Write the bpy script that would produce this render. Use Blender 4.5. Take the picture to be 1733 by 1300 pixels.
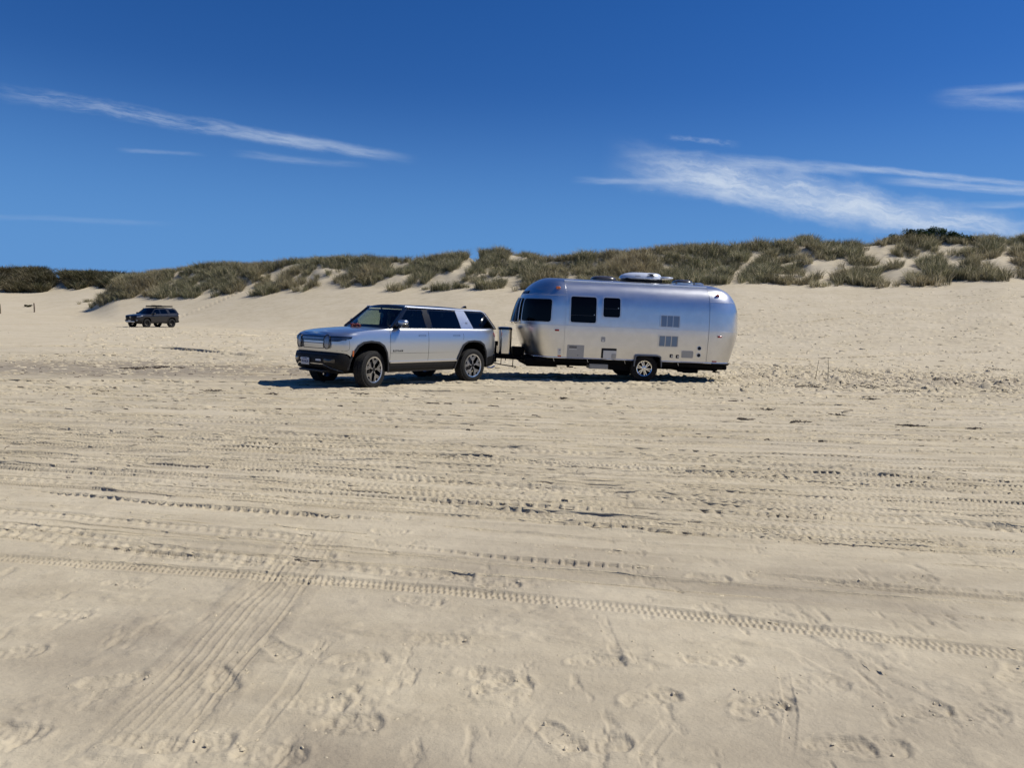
import bpy, bmesh, math, random
import numpy as np
from mathutils import Vector, Matrix, Euler

random.seed(7); rng = np.random.default_rng(7)
scn = bpy.context.scene
for o in list(bpy.data.objects): bpy.data.objects.remove(o)
COL = scn.collection

# ------------------------------------------------------------------ camera
F_PX, PW, PH = 1251.0, 1733.0, 1300.0
EYE, PITCH, ROLL = 1.6, 0.089, 0.026
camd = bpy.data.cameras.new('camera'); cam = bpy.data.objects.new('camera', camd); COL.objects.link(cam)
camd.sensor_width = 36; camd.sensor_fit = 'HORIZONTAL'; camd.lens = F_PX/PW*36
camd.clip_start = 0.05; camd.clip_end = 20000
cam.matrix_world = Matrix.Translation((0, 0, EYE)) @ Matrix.Rotation(math.pi/2-PITCH, 4, 'X') @ Matrix.Rotation(ROLL, 4, 'Z')
scn.camera = cam

def ray(px, py):
    """direction (per unit Y-depth frame) of a photograph point, world axes"""
    x = px-PW/2; y = py-PH/2
    c, s = math.cos(ROLL), math.sin(ROLL)
    x, y = x*c+y*s, -x*s+y*c
    xx, U = x/F_PX, -y/F_PX
    cp, sp = math.cos(PITCH), math.sin(PITCH)
    return xx, cp+U*sp, -sp+U*cp
def to_px(X, Y, Z):
    cp, sp = math.cos(PITCH), math.sin(PITCH); Z = Z-EYE
    D = Y*cp-Z*sp; U = Y*sp+Z*cp; x = F_PX*X/D; y = -F_PX*U/D
    c, s = math.cos(ROLL), math.sin(ROLL)
    return PW/2+x*c-y*s, PH/2+x*s+y*c
def gp(px, py, z=0.0):
    x, y, zz = ray(px, py); t = (z-EYE)/zz
    return (x*t, y*t)

# ------------------------------------------------------------------ sun and sky
SUN_EL, SUN_ROT = math.radians(50), math.radians(82)
svec = Vector((math.sin(SUN_ROT)*math.cos(SUN_EL), math.cos(SUN_ROT)*math.cos(SUN_EL), math.sin(SUN_EL)))
sund = bpy.data.lights.new('sun', 'SUN'); sund.energy = 5.0; sund.angle = math.radians(0.53); sund.color = (1, .955, .88)
sun = bpy.data.objects.new('sun', sund); COL.objects.link(sun); sun.rotation_euler = svec.to_track_quat('Z', 'Y').to_euler()
scn.view_settings.view_transform = 'Standard'; scn.view_settings.look = 'None'
scn.view_settings.exposure = 0.0; scn.view_settings.gamma = 1.0; scn.view_settings.use_curve_mapping = False
scn.render.resolution_x = 1024; scn.render.resolution_y = 769
world = bpy.data.worlds.new('World'); scn.world = world; world.use_nodes = True
wt = world.node_tree; wt.nodes.clear()

class NT:
    """small helper for writing node maths"""
    def __init__(s, tree): s.t = tree
    def n(s, typ, **kw):
        nd = s.t.nodes.new(typ)
        for k, v in kw.items():
            if k[0] == 'i' and k[1:].isdigit(): nd.inputs[int(k[1:])].default_value = v
            else: setattr(nd, k, v)
        return nd
    def link(s, a, b): s.t.links.new(a, b)
    def _in(s, nd, i, v):
        if v is None: return
        if isinstance(v, bpy.types.NodeSocket): s.link(v, nd.inputs[i])
        else: nd.inputs[i].default_value = v
    def m(s, op, a, b=None, c=None, clamp=False):
        nd = s.t.nodes.new('ShaderNodeMath'); nd.operation = op; nd.use_clamp = clamp
        s._in(nd, 0, a); s._in(nd, 1, b); s._in(nd, 2, c); return nd.outputs[0]
    def mix(s, f, a, b, blend='MIX'):
        nd = s.t.nodes.new('ShaderNodeMix'); nd.data_type = 'RGBA'; nd.blend_type = blend
        s._in(nd, 0, f); s._in(nd, 6, a); s._in(nd, 7, b); return nd.outputs[2]
    def sstep(s, v, a, b, lo=0.0, hi=1.0):
        nd = s.t.nodes.new('ShaderNodeMapRange'); nd.interpolation_type = 'SMOOTHSTEP'
        s._in(nd, 0, v); nd.inputs[1].default_value = a; nd.inputs[2].default_value = b
        nd.inputs[3].default_value = lo; nd.inputs[4].default_value = hi; return nd.outputs[0]
    def noise(s, vec, scale, detail=4, rough=.5, dist=0, dim='3D'):
        nd = s.t.nodes.new('ShaderNodeTexNoise'); nd.noise_dimensions = dim
        if vec is not None: s.link(vec, nd.inputs['Vector'])
        nd.inputs['Scale'].default_value = scale; nd.inputs['Detail'].default_value = detail
        nd.inputs['Roughness'].default_value = rough; nd.inputs['Distortion'].default_value = dist
        return nd.outputs[0]
    def comb(s, x, y, z=0.0):
        nd = s.t.nodes.new('ShaderNodeCombineXYZ'); s._in(nd, 0, x); s._in(nd, 1, y); s._in(nd, 2, z); return nd.outputs[0]

N = NT(wt)
sky = N.n('ShaderNodeTexSky'); sky.sky_type = 'NISHITA'; sky.sun_disc = False
sky.sun_elevation = SUN_EL; sky.sun_rotation = SUN_ROT; sky.altitude = 0
sky.air_density = 1.0; sky.dust_density = 0.0; sky.ozone_density = 6.0
hsv = N.n('ShaderNodeHueSaturation'); hsv.inputs['Saturation'].default_value = 1.25; hsv.inputs['Value'].default_value = 0.93
N.link(sky.outputs[0], hsv.inputs['Color'])
tc = N.n('ShaderNodeTexCoord'); sp_ = N.n('ShaderNodeSeparateXYZ'); N.link(tc.outputs['Generated'], sp_.inputs[0])
low = N.sstep(sp_.outputs[2], 0.02, 0.30, 1.0, 0.0)       # clean blue air right down to the horizon
deep = N.mix(1.0, hsv.outputs[0], (.90, 1.0, 1.36, 1), 'MULTIPLY')
skyc = N.mix(N.m('MULTIPLY', low, .9), deep, (1.60, 4.5, 10.0, 1))
bg = N.n('ShaderNodeBackground'); bg.inputs[1].default_value = 0.064
N.link(skyc, bg.inputs[0]); wo = N.n('ShaderNodeOutputWorld'); N.link(bg.outputs[0], wo.inputs[0])
world.cycles.sampling_method = 'MANUAL'; world.cycles.sample_map_resolution = 512

# ------------------------------------------------------------------ helpers
def tag(o, label=None, cat=None, group=None, kind=None):
    if label: o['label'] = label
    if cat: o['category'] = cat
    if group: o['group'] = group
    if kind: o['kind'] = kind
    return o
def empty(name, loc=(0, 0, 0), rot=(0, 0, 0)):
    o = bpy.data.objects.new(name, None); o.location = loc; o.rotation_euler = rot; o.empty_display_size = .2
    COL.objects.link(o); return o
def mat(name, col, rough=.5, metal=0.0, spec=.5, coat=0.0, coat_r=.05, noise=None, bump=None, emis=None, aniso=0):
    m = bpy.data.materials.new(name); m.use_nodes = True; t = m.node_tree; b = t.nodes['Principled BSDF']
    b.inputs['Base Color'].default_value = (*col, 1); b.inputs['Roughness'].default_value = rough
    b.inputs['Metallic'].default_value = metal; b.inputs['Specular IOR Level'].default_value = spec
    b.inputs['Coat Weight'].default_value = coat; b.inputs['Coat Roughness'].default_value = coat_r
    n = NT(t); co = n.n('ShaderNodeTexCoord').outputs['Object']
    if noise:     # (scale, amount) : colour and roughness variation
        v = n.noise(co, noise[0], 5, .6); f = n.sstep(v, .3, .7)
        c2 = tuple(max(0, c*(1-noise[1])) for c in col)+(1,)
        n.link(n.mix(f, (*col, 1), c2), b.inputs['Base Color'])
        n.link(n.m('MULTIPLY_ADD', v, rough*.6, rough*.7), b.inputs['Roughness'])
    if bump:
        v = n.noise(co, bump[0], 4, .6); bn = n.n('ShaderNodeBump'); bn.inputs['Strength'].default_value = bump[1]
        bn.inputs['Distance'].default_value = bump[2]; n.link(v, bn.inputs['Height']); n.link(bn.outputs[0], b.inputs['Normal'])
    return m
def glass(name, tint, refl=1.0):
    m = bpy.data.materials.new(name); m.use_nodes = True; t = m.node_tree; t.nodes.clear(); n = NT(t)
    tr = n.n('ShaderNodeBsdfTransparent'); tr.inputs[0].default_value = (*tint, 1)
    gl = n.n('ShaderNodeBsdfGlossy'); gl.inputs['Roughness'].default_value = .03; gl.inputs[0].default_value = (.9*refl, .95*refl, refl, 1)
    fr = n.n('ShaderNodeFresnel'); fr.inputs[0].default_value = 1.45
    mx = n.n('ShaderNodeMixShader'); n.link(fr.outputs[0], mx.inputs[0]); n.link(tr.outputs[0], mx.inputs[1]); n.link(gl.outputs[0], mx.inputs[2])
    o = n.n('ShaderNodeOutputMaterial'); n.link(mx.outputs[0], o.inputs[0]); return m

class MB:
    """collects geometry, links it as ONE mesh object"""
    def __init__(s): s.v = []; s.f = []; s.mi = []; s.cur = 0
    def add(s, V, Fc, M=None):
        b = len(s.v)
        for p in V:
            p = Vector(p); s.v.append(tuple(M @ p) if M else tuple(p))
        for f in Fc: s.f.append([b+i for i in f]); s.mi.append(s.cur)
        return s
    def box(s, c, d, M=None, bev=0.0, R=None):
        if R is None: R = Matrix()
        T = Matrix.Translation(c) @ R
        if M: T = M @ T
        bm = bmesh.new(); bmesh.ops.create_cube(bm, size=1)
        bmesh.ops.scale(bm, vec=d, verts=bm.verts)
        if bev > 0: bmesh.ops.bevel(bm, geom=bm.edges[:], offset=bev, segments=2 if bev < .04 else 4, profile=.5, affect='EDGES')
        bm.verts.index_update()
        s.add([v.co[:] for v in bm.verts], [[v.index for v in f.verts] for f in bm.faces], T); bm.free(); return s
    def tube(s, P, r, n=8, caps=True, M=None):
        P = [Vector(p) for p in P]; R = r if isinstance(r, (list, tuple)) else [r]*len(P)
        V = []; Fc = []
        t0 = (P[1]-P[0]).normalized(); up = Vector((0, 0, 1)) if abs(t0.z) < .9 else Vector((0, 1, 0))
        for i, p in enumerate(P):
            t = (P[min(i+1, len(P)-1)]-P[max(i-1, 0)]).normalized()
            a = t.cross(up).normalized(); b = a.cross(t).normalized()
            for k in range(n):
                th = 2*math.pi*k/n; V.append(p+(a*math.cos(th)+b*math.sin(th))*R[i])
        for i in range(len(P)-1):
            for k in range(n):
                Fc.append([i*n+k, i*n+(k+1) % n, (i+1)*n+(k+1) % n, (i+1)*n+k])
        if caps: Fc.append(list(range(n))[::-1]); Fc.append([(len(P)-1)*n+k for k in range(n)])
        return s.add(V, Fc, M)
    def lathe(s, prof, n=32, M=None, close=False):
        """profile (radius, y): turned about the local Y axis"""
        V = []; Fc = []
        for r, y in prof:
            for k in range(n):
                a = 2*math.pi*k/n; V.append((r*math.cos(a), y, r*math.sin(a)))
        m = len(prof)
        for i in range(m-1 if not close else m):
            j = (i+1) % m
            for k in range(n): Fc.append([i*n+k, i*n+(k+1) % n, j*n+(k+1) % n, j*n+k])
        return s.add(V, Fc, M)
    def prism(s, pts, y0, y1, M=None):
        """outline (x, z) extruded along y"""
        n = len(pts); V = [(x, y0, z) for x, z in pts]+[(x, y1, z) for x, z in pts]
        Fc = [list(range(n)), list(range(2*n-1, n-1, -1))]+[[i, i+n, (i+1) % n+n, (i+1) % n] for i in range(n)]
        return s.add(V, Fc, M)
    def plate(s, surf, out, o0, o1, rings=3, back=False):
        """curved plate lying on surf(u, v) -> (point, normal); out = outline in (u, v)"""
        cu = sum(p[0] for p in out)/len(out); cv = sum(p[1] for p in out)/len(out); n = len(out); V = []; Fc = []
        def P(u, v, o):
            p, nn = surf(u, v); return p+nn*o
        for u, v in out: V.append(P(u, v, o0))
        for k in range(rings):
            q = 1-k/rings
            for u, v in out: V.append(P(cu+(u-cu)*q, cv+(v-cv)*q, o1))
        V.append(P(cu, cv, o1))
        for k in range(rings):
            for i in range(n): Fc.append([k*n+i, k*n+(i+1) % n, (k+1)*n+(i+1) % n, (k+1)*n+i])
        c = len(V)-1
        for i in range(n): Fc.append([rings*n+i, rings*n+(i+1) % n, c])
        if back: Fc.append(list(range(n))[::-1])
        return s.add(V, Fc)
    def strip(s, surf, A, B, o0, o1, closed=False):
        """raised band between two outlines A and B of the same length"""
        n = len(A); V = []; Fc = []
        for line, o in ((A, o0), (A, o1), (B, o1), (B, o0)):
            for u, v in line:
                p, nn = surf(u, v); V.append(p+nn*o)
        for r in range(3):
            for i in range(n if closed else n-1):
                j = (i+1) % n; Fc.append([r*n+i, r*n+j, (r+1)*n+j, (r+1)*n+i])
        if not closed: Fc.append([0, n, 2*n, 3*n]); Fc.append([n-1, 2*n-1, 3*n-1, 4*n-1][::-1])
        return s.add(V, Fc)
    def build(s, name, m, parent=None, smooth=30, fixn=True):
        me = bpy.data.meshes.new(name); me.from_pydata(s.v, [], s.f)
        ms = m if isinstance(m, (list, tuple)) else [m]
        for q in ms: me.materials.append(q)
        if len(ms) > 1: me.polygons.foreach_set('material_index', s.mi)
        if fixn:
            bm = bmesh.new(); bm.from_mesh(me); bmesh.ops.recalc_face_normals(bm, faces=bm.faces); bm.to_mesh(me); bm.free()
        if smooth:
            me.polygons.foreach_set('use_smooth', [True]*len(me.polygons)); me.set_sharp_from_angle(angle=math.radians(smooth))
        me.update(); o = bpy.data.objects.new(name, me); COL.objects.link(o)
        if parent: o.parent = parent
        return o
def rrect(u0, u1, v0, v1, r, n=5, dens=0):
    u0, u1 = min(u0, u1), max(u0, u1); v0, v1 = min(v0, v1), max(v0, v1); out = []
    cs = [(u1-r, v1-r, 0), (u0+r, v1-r, 90), (u0+r, v0+r, 180), (u1-r, v0+r, 270)]
    for cu, cv, a in cs:
        for k in range(n+1):
            t = math.radians(a+90*k/n); out.append((cu+r*math.cos(t), cv+r*math.sin(t)))
    return densify(out, dens) if dens else out
def densify(out, d):
    o = []
    for i, p in enumerate(out):
        q = out[(i+1) % len(out)]; L = math.hypot(q[0]-p[0], q[1]-p[1]); k = max(1, int(L/d))
        for j in range(k): o.append((p[0]+(q[0]-p[0])*j/k, p[1]+(q[1]-p[1])*j/k))
    return o
def rpoly(pts, r, n=4):
    out = []; m = len(pts); rs = r if isinstance(r, (list, tuple)) else [r]*m
    for i in range(m):
        a = Vector(pts[i-1]); b = Vector(pts[i]); c = Vector(pts[(i+1) % m]); rr = rs[i]
        p = b+(a-b).normalized()*min(rr, (a-b).length*.45); q = b+(c-b).normalized()*min(rr, (c-b).length*.45)
        for k in range(n+1):
            t = k/n; out.append(tuple(p*(1-t)**2+b*2*t*(1-t)+q*t*t))
    return out
def inset(out, d):
    n = len(out); area = sum(out[i][0]*out[(i+1) % n][1]-out[(i+1) % n][0]*out[i][1] for i in range(n)); sg = 1 if area > 0 else -1
    res = []
    for i in range(n):
        a = Vector(out[i-1]); b = Vector(out[i]); c = Vector(out[(i+1) % n])
        t = (c-b).normalized()+(b-a).normalized()
        if t.length < 1e-6: t = c-b
        t.normalize(); res.append((b[0]-t[1]*d*sg, b[1]+t[0]*d*sg))
    return res
def surf_of(fn, sgn=1):
    """wraps a point function fn(u, v) with a numeric normal"""
    def s(u, v, e=.004):
        p = Vector(fn(u, v)); a = Vector(fn(u+e, v))-Vector(fn(u-e, v)); b = Vector(fn(u, v+e))-Vector(fn(u, v-e))
        n = a.cross(b)*sgn
        if n.length < 1e-12: n = Vector((1, 0, 0))
        return p, n.normalized()
    return s
def text(name, body, size, m, parent, M, ext=.002, bold=0):
    cu = bpy.data.curves.new(name, 'FONT'); cu.body = body; cu.size = size; cu.extrude = ext; cu.align_x = 'CENTER'; cu.align_y = 'CENTER'; cu.offset = bold
    t = bpy.data.objects.new(name+'_curve', cu); COL.objects.link(t)
    dg = bpy.context.evaluated_depsgraph_get(); me = bpy.data.meshes.new_from_object(t.evaluated_get(dg))
    bpy.data.objects.remove(t); me.name = name; me.materials.clear(); me.materials.append(m)
    me.transform(M); o = bpy.data.objects.new(name, me); COL.objects.link(o); o.parent = parent; return o
def cut(obj, cutters, mi_fn=None):
    for c in cutters:
        c.parent = obj.parent
        md = obj.modifiers.new('b', 'BOOLEAN'); md.operation = 'DIFFERENCE'; md.object = c; md.solver = 'EXACT'
    bpy.context.view_layer.update(); dg = bpy.context.evaluated_depsgraph_get(); me = bpy.data.meshes.new_from_object(obj.evaluated_get(dg))
    obj.modifiers.clear(); old = obj.data; obj.data = me; bpy.data.meshes.remove(old)
    me.polygons.foreach_set('use_smooth', [True]*len(me.polygons)); me.set_sharp_from_angle(angle=math.radians(30))
    for c in cutters: bpy.data.objects.remove(c)
    return obj
def copy_tree(o, parent=None):
    c = o.copy(); COL.objects.link(c)
    if parent: c.parent = parent
    for ch in list(o.children): copy_tree(ch, c)
    return c

# ------------------------------------------------------------------ cirrus: thin high sheets of ice cloud about nine kilometres off
def cloud(i, x0, y0, x1, y1, half, k, taper, warp, nx, ny, fill, seed):
    a = ray(x0, y0); b = ray(x1, y1)
    u0, v0, u1, v1 = a[0]/a[1], a[2]/a[1], b[0]/b[1], b[2]/b[1]
    L = math.hypot(u1-u0, v1-v0); ex, ey = (u1-u0)/L, (v1-v0)/L; hw = half/F_PX; ext = hw*1.5+warp*1.4; R = 9000+60*i
    V = []; ST = []; nu, nv = 40, 8
    for q in range(nv+1):
        for p in range(nu+1):
            s = L*p/nu; t = -ext+2*ext*q/nv; d = Vector((u0+ex*s-ey*t, 1, v0+ey*s+ex*t)).normalized()
            V.append(tuple(d*R)); ST.append((s, t, 0))
    Fc = [[q*(nu+1)+p, q*(nu+1)+p+1, (q+1)*(nu+1)+p+1, (q+1)*(nu+1)+p] for q in range(nv) for p in range(nu)]
    me = bpy.data.meshes.new('cirrus_cloud'); me.from_pydata(V, [], Fc)
    at = me.attributes.new('st', 'FLOAT_VECTOR', 'POINT'); at.data.foreach_set('vector', np.array(ST, np.float32).ravel())
    o = bpy.data.objects.new('cirrus_cloud', me); COL.objects.link(o); o['kind'] = 'structure'
    m = bpy.data.materials.new('cirrus'); m.use_nodes = True; m.node_tree.nodes.clear(); N = NT(m.node_tree); me.materials.append(m)
    an = N.n('ShaderNodeAttribute'); an.attribute_name = 'st'; sx = N.n('ShaderNodeSeparateXYZ'); N.link(an.outputs['Vector'], sx.inputs[0])
    s, t = sx.outputs[0], sx.outputs[1]
    wn = N.noise(N.comb(s, t, seed), 9, 5, .6)
    w2 = N.noise(N.comb(N.m('MULTIPLY', s, .35), t, seed+7), 60, 4, .6)
    t = N.m('ADD', t, N.m('ADD', N.m('MULTIPLY', N.m('SUBTRACT', wn, .5), warp*2.2), N.m('MULTIPLY', N.m('SUBTRACT', w2, .5), warp*.8)))
    sn = N.m('DIVIDE', s, L)
    width = N.m('MAXIMUM', N.m('MULTIPLY_ADD', sn, -taper*hw, hw*(1+max(0, taper)*.3)), hw*.25)
    prof = N.sstep(N.m('DIVIDE', N.m('ABSOLUTE', t), width), .1, 1.0, 1.0, 0.0)
    ends = N.m('MULTIPLY', N.sstep(sn, 0.0, .25), N.sstep(sn, .68, .99, 1.0, 0.0))
    n1 = N.noise(N.comb(N.m('MULTIPLY', s, nx), N.m('MULTIPLY', t, ny), seed+3.1), 4, 7, .66)
    br = N.m('MULTIPLY_ADD', N.sstep(n1, .34, .66), 1-fill, fill)
    edge = N.m('MULTIPLY', N.sstep(sx.outputs[1], -ext, -ext*.85), N.sstep(sx.outputs[1], ext*.85, ext, 1.0, 0.0))
    al = N.m('MULTIPLY', N.m('MULTIPLY', N.m('MULTIPLY', prof, ends), N.m('MULTIPLY', br, k)), edge, clamp=True)
    tr_ = N.n('ShaderNodeBsdfTransparent'); em = N.n('ShaderNodeEmission'); em.inputs[0].default_value = (.60, .69, .82, 1); em.inputs[1].default_value = 1.0
    mx = N.n('ShaderNodeMixShader'); N.link(al, mx.inputs[0]); N.link(tr_.outputs[0], mx.inputs[1]); N.link(em.outputs[0], mx.inputs[2])
    ou = N.n('ShaderNodeOutputMaterial'); N.link(mx.outputs[0], ou.inputs[0])
for i, a in enumerate([(-60, 142, 730, 278, 18, .30, .45, .008, 5, 40, .10, 1.0),
          (330, 212, 720, 272, 14, .34, .3, .006, 3, 30, .3, 8.0),
          (190, 252, 360, 262, 5, .16, .2, .004, 3, 30, .3, 2.0),
          (380, 258, 640, 282, 9, .18, .2, .004, 3, 30, .3, 2.5),
          (1010, 266, 1860, 420, 46, .85, .2, .020, 4, 20, .42, 3.0),
          (1100, 300, 1640, 388, 27, .50, .1, .016, 4, 28, .20, 13.0),
          (960, 304, 1180, 308, 8, .32, .3, .003, 3, 30, .4, 4.0),
          (1200, 270, 1480, 290, 14, .42, .2, .006, 3, 25, .35, 5.0),
          (1380, 276, 1840, 322, 8, .50, .2, .004, 3, 30, .4, 6.0),
          (1460, 302, 1960, 340, 10, .48, .0, .004, 3, 30, .4, 7.0),
          (1600, 345, 2000, 346, 8, .35, .0, .004, 3, 30, .4, 9.0),
          (1570, 158, 1950, 132, 10, .30, -.3, .004, 3, 30, .4, 10.0),
          (1560, 164, 1950, 190, 15, .26, -.4, .006, 3, 20, .3, 11.0),
          (1040, 262, 1220, 256, 7, .14, .0, .004, 3, 30, .3, 12.0),
          (-120, 362, 330, 380, 7, .09, .0, .004, 3, 30, .3, 14.0),
          (1120, 230, 1260, 246, 7, .22, .0, .010, 12, 30, .0, 15.0)]): cloud(i, *a)

# ------------------------------------------------------------------ terrain
def frac(a): return a-np.floor(a)
def hash2(ix, iy, seed): return frac(np.sin(ix*127.1+iy*311.7+seed*74.7)*43758.5453)
def vnoise(x, y, seed=0.0):
    ix, iy = np.floor(x), np.floor(y); fx, fy = x-ix, y-iy
    ux, uy = fx*fx*fx*(fx*(fx*6-15)+10), fy*fy*fy*(fy*(fy*6-15)+10)
    a = hash2(ix, iy, seed); b = hash2(ix+1, iy, seed); c = hash2(ix, iy+1, seed); d = hash2(ix+1, iy+1, seed)
    return (a*(1-ux)+b*ux)*(1-uy)+(c*(1-ux)+d*ux)*uy*1.0
def fbm(x, y, seed=0.0, o=4, g=.5):
    s = 0; a = 1; t = 0
    for k in range(o):
        s = s+a*(vnoise(x*2**k+k*17.3, y*2**k-k*9.1, seed+k)-.5); t += a; a *= g
    return s/t
def sm(t): t = np.clip(t, 0, 1); return t*t*(3-2*t)
def row(P):    # (px, py) list -> (u = X/Y, v = Z/Y) arrays
    a = [ray(*p) for p in P]; return np.array([q[0]/q[1] for q in a]), np.array([q[2]/q[1] for q in a])
CREST = [(150, 517), (161, 508), (178, 493), (211, 474), (254, 467), (305, 458), (381, 451), (440, 452), (538, 443), (656, 443), (716, 442), (755, 437), (799, 436), (804, 446), (812, 434), (846, 429), (880, 434), (942, 442), (990, 438), (1095, 430), (1140, 423), (1200, 420), (1260, 420), (1308, 415), (1361, 409), (1404, 418), (1477, 416), (1520, 410), (1593, 408), (1622, 413), (1665, 407), (1694, 411), (1733, 405), (1900, 405), (2300, 440)]
TOE = [(150, 519), (165, 511), (200, 505), (223, 505), (254, 503), (330, 500), (440, 496), (508, 491), (612, 487), (716, 488), (780, 484), (880, 487), (1000, 482), (1120, 478), (1253, 474), (1346, 480), (1460, 482), (1535, 478), (1607, 477), (1694, 468), (1733, 470), (1900, 472), (2300, 480)]
TOED = [(150, 98), (300, 92), (440, 86), (780, 78), (1120, 72), (1400, 68), (1733, 66), (2300, 66)]
RAMP = [(150, 78), (300, 72), (440, 64), (780, 52), (1120, 40), (1400, 33), (1733, 30), (2300, 30)]
cu_, cv_ = row(CREST); tu_, tv_ = row(TOE)
du_, _ = row([(x, 500) for x, _ in TOED]); dv_ = np.array([d for _, d in TOED], float)
ru_, _ = row([(x, 500) for x, _ in RAMP]); rv_ = np.array([d for _, d in RAMP], float)
FCREST = [(-700, 470), (-200, 462), (0, 467), (38, 463), (70, 466), (101, 470), (150, 470), (190, 473), (240, 482), (300, 492)]
FTOE = [(-700, 492), (-200, 492), (0, 494), (18, 495), (76, 494), (101, 491), (162, 486), (240, 488), (300, 495)]
fcu, fcv = row(FCREST); ftu, ftv = row(FTOE)
FD = 128.0
def soft(u, v, px_):
    g = np.linspace(u[0], u[-1], 900); y = np.interp(g, u, v); k = max(1, int(px_/F_PX/(g[1]-g[0]))); w = np.hanning(2*k+3); w /= w.sum()
    return g, np.convolve(np.pad(y, k+1, mode='edge'), w, 'valid')
tu_, tv_ = soft(tu_, tv_, 34); cu_, cv_ = soft(cu_, cv_, 7); du_, dv_ = soft(du_, dv_, 90); ru_, rv_ = soft(ru_, rv_, 90); fcu, fcv = soft(fcu, fcv, 14); ftu, ftv = soft(ftu, ftv, 40)
def dune_z(X, Y):
    Ys = np.maximum(Y, 1.0); u = X/Ys
    u = np.clip(u, -1.6, 1.25)
    # main dune
    D = np.interp(u, du_, dv_); zt = EYE+D*np.interp(u, tu_, tv_)
    vc = np.interp(u, cu_, cv_); tan = .42
    W = np.maximum((EYE+D*vc-zt)/(tan-vc), 2.0); Yc = D+W; zc = EYE+Yc*vc
    R0 = np.interp(u, ru_, rv_)
    s = np.clip((Y-R0)/(D-R0), 0, 1)
    hum = fbm(X*.16, Y*.16, 3, 4)*3.2
    face = np.clip((Y-D)/W, 0, 1)
    z = np.where(Y < D, zt*s**1.45, np.where(Y < Yc, zt+(zc-zt)*face+hum*np.sin(face*np.pi)*.9, np.maximum(zc-(Y-Yc)*.10, zc*.72)+hum*.25*sm((Y-Yc)/6)))
    lm = sm((u+.60)/.07)        # the main dune ends on the left
    lowz = np.clip((Y-78)/45, 0, 1)**1.3*1.9
    z = z*lm+lowz*(1-lm)
    # far dune
    zt2 = EYE+FD*np.interp(u, ftu, ftv); vc2 = np.interp(u, fcu, fcv)
    W2 = np.maximum((EYE+FD*vc2-zt2)/(tan-vc2), 2.0); zc2 = EYE+(FD+W2)*vc2
    s2 = np.clip((Y-85)/(FD-85), 0, 1); f2 = np.clip((Y-FD)/W2, 0, 1)
    zb = np.where(Y < FD, zt2*s2**1.3, zt2+(zc2-zt2)*f2+hum*.5*np.sin(f2*np.pi))
    w2 = 1-sm((u+.44)/.12)
    z = np.where(w2 > 0, np.maximum(z, zb*w2), z)
    # far beyond: level off, and the beach falls to the sea behind the camera
    z = np.where(Y < 1, 0, z)
    z = z*(1-sm((Y-220)/300)*.7)
    z = np.where(Y < -18, -(np.maximum(-Y-18, 0)*.022), z)
    return np.maximum(z, -4.0)

TR = []    # tyre tracks: world polyline, width, depth, kind, lug pitch, phase
def track(P, w, d, kind=0, pitch=.07, seed=0, s0=0, s1=0):
    TR.append((np.array([gp(*p) for p in P]), w, d, kind, pitch, seed, s0, s1))
# kind 0 soft rut, 1 fine tread, 2 serrated edge (lugs bitten in one side), 3 wide chevron, 4 longitudinal grooves
track([(-200, 938), (0, 946), (450, 977), (870, 1012), (1300, 1057), (1733, 1112), (1950, 1142)], .13, .010, 1, .036, 1)
track([(0, 829), (250, 852), (520, 873), (700, 884)], .14, .022, 2, .085, 2)
track([(700, 884), (1000, 900), (1380, 922), (1900, 950)], .16, .012, 0, .11, 3)
track([(590, 921), (870, 951), (1190, 973)], .16, .022, 2, .095, 4)
track([(1190, 973), (1733, 1012), (1900, 1022)], .16, .010, 2, .13, 4)
track([(-100, 760), (560, 803), (860, 822), (1200, 848), (1733, 898), (1950, 920)], .24, .026, 3, .10, 5)
track([(860, 880), (1050, 892), (1130, 901), (1380, 915), (1800, 934)], .12, .026, 2, .12, 6)
track([(1480, 1036), (1620, 1047), (1850, 1062)], .09, .028, 2, .16, 7)
track([(0, 700), (500, 735), (900, 762), (1733, 815)], .25, .020, 3, .11, 8)
track([(0, 722), (430, 752), (900, 782), (1733, 838)], .25, .022, 3, .11, 9)
track([(0, 800), (300, 822), (640, 842), (1100, 870)], .16, .024, 2, .12, 10)
track([(0, 905), (160, 912), (560, 942), (800, 962), (1300, 1005), (1733, 1040)], .22, .008, 0, .15, 11)
track([(556, 880), (512, 935), (462, 1000), (312, 1170), (200, 1290), (150, 1350)], .36, .0060, 4, .05, 12)
track([(540, 1085), (490, 1170), (420, 1250), (380, 1320)], .075, .016, 0, .05, 13)
track([(940, 1175), (880, 1270), (850, 1320)], .06, .016, 0, .05, 14)
track([(1150, 1200), (1080, 1290), (1060, 1330)], .06, .018, 0, .05, 15)
track([(1325, 1110), (1345, 1210), (1335, 1310)], .05, .008, 0, .05, 16)
track([(780, 1170), (800, 1240), (830, 1300)], .05, .007, 0, .05, 17)
track([(1180, 1050), (1350, 1085), (1500, 1170), (1620, 1230), (1733, 1275)], .22, .006, 0, .05, 18)
_r = random.Random(5)
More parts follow.
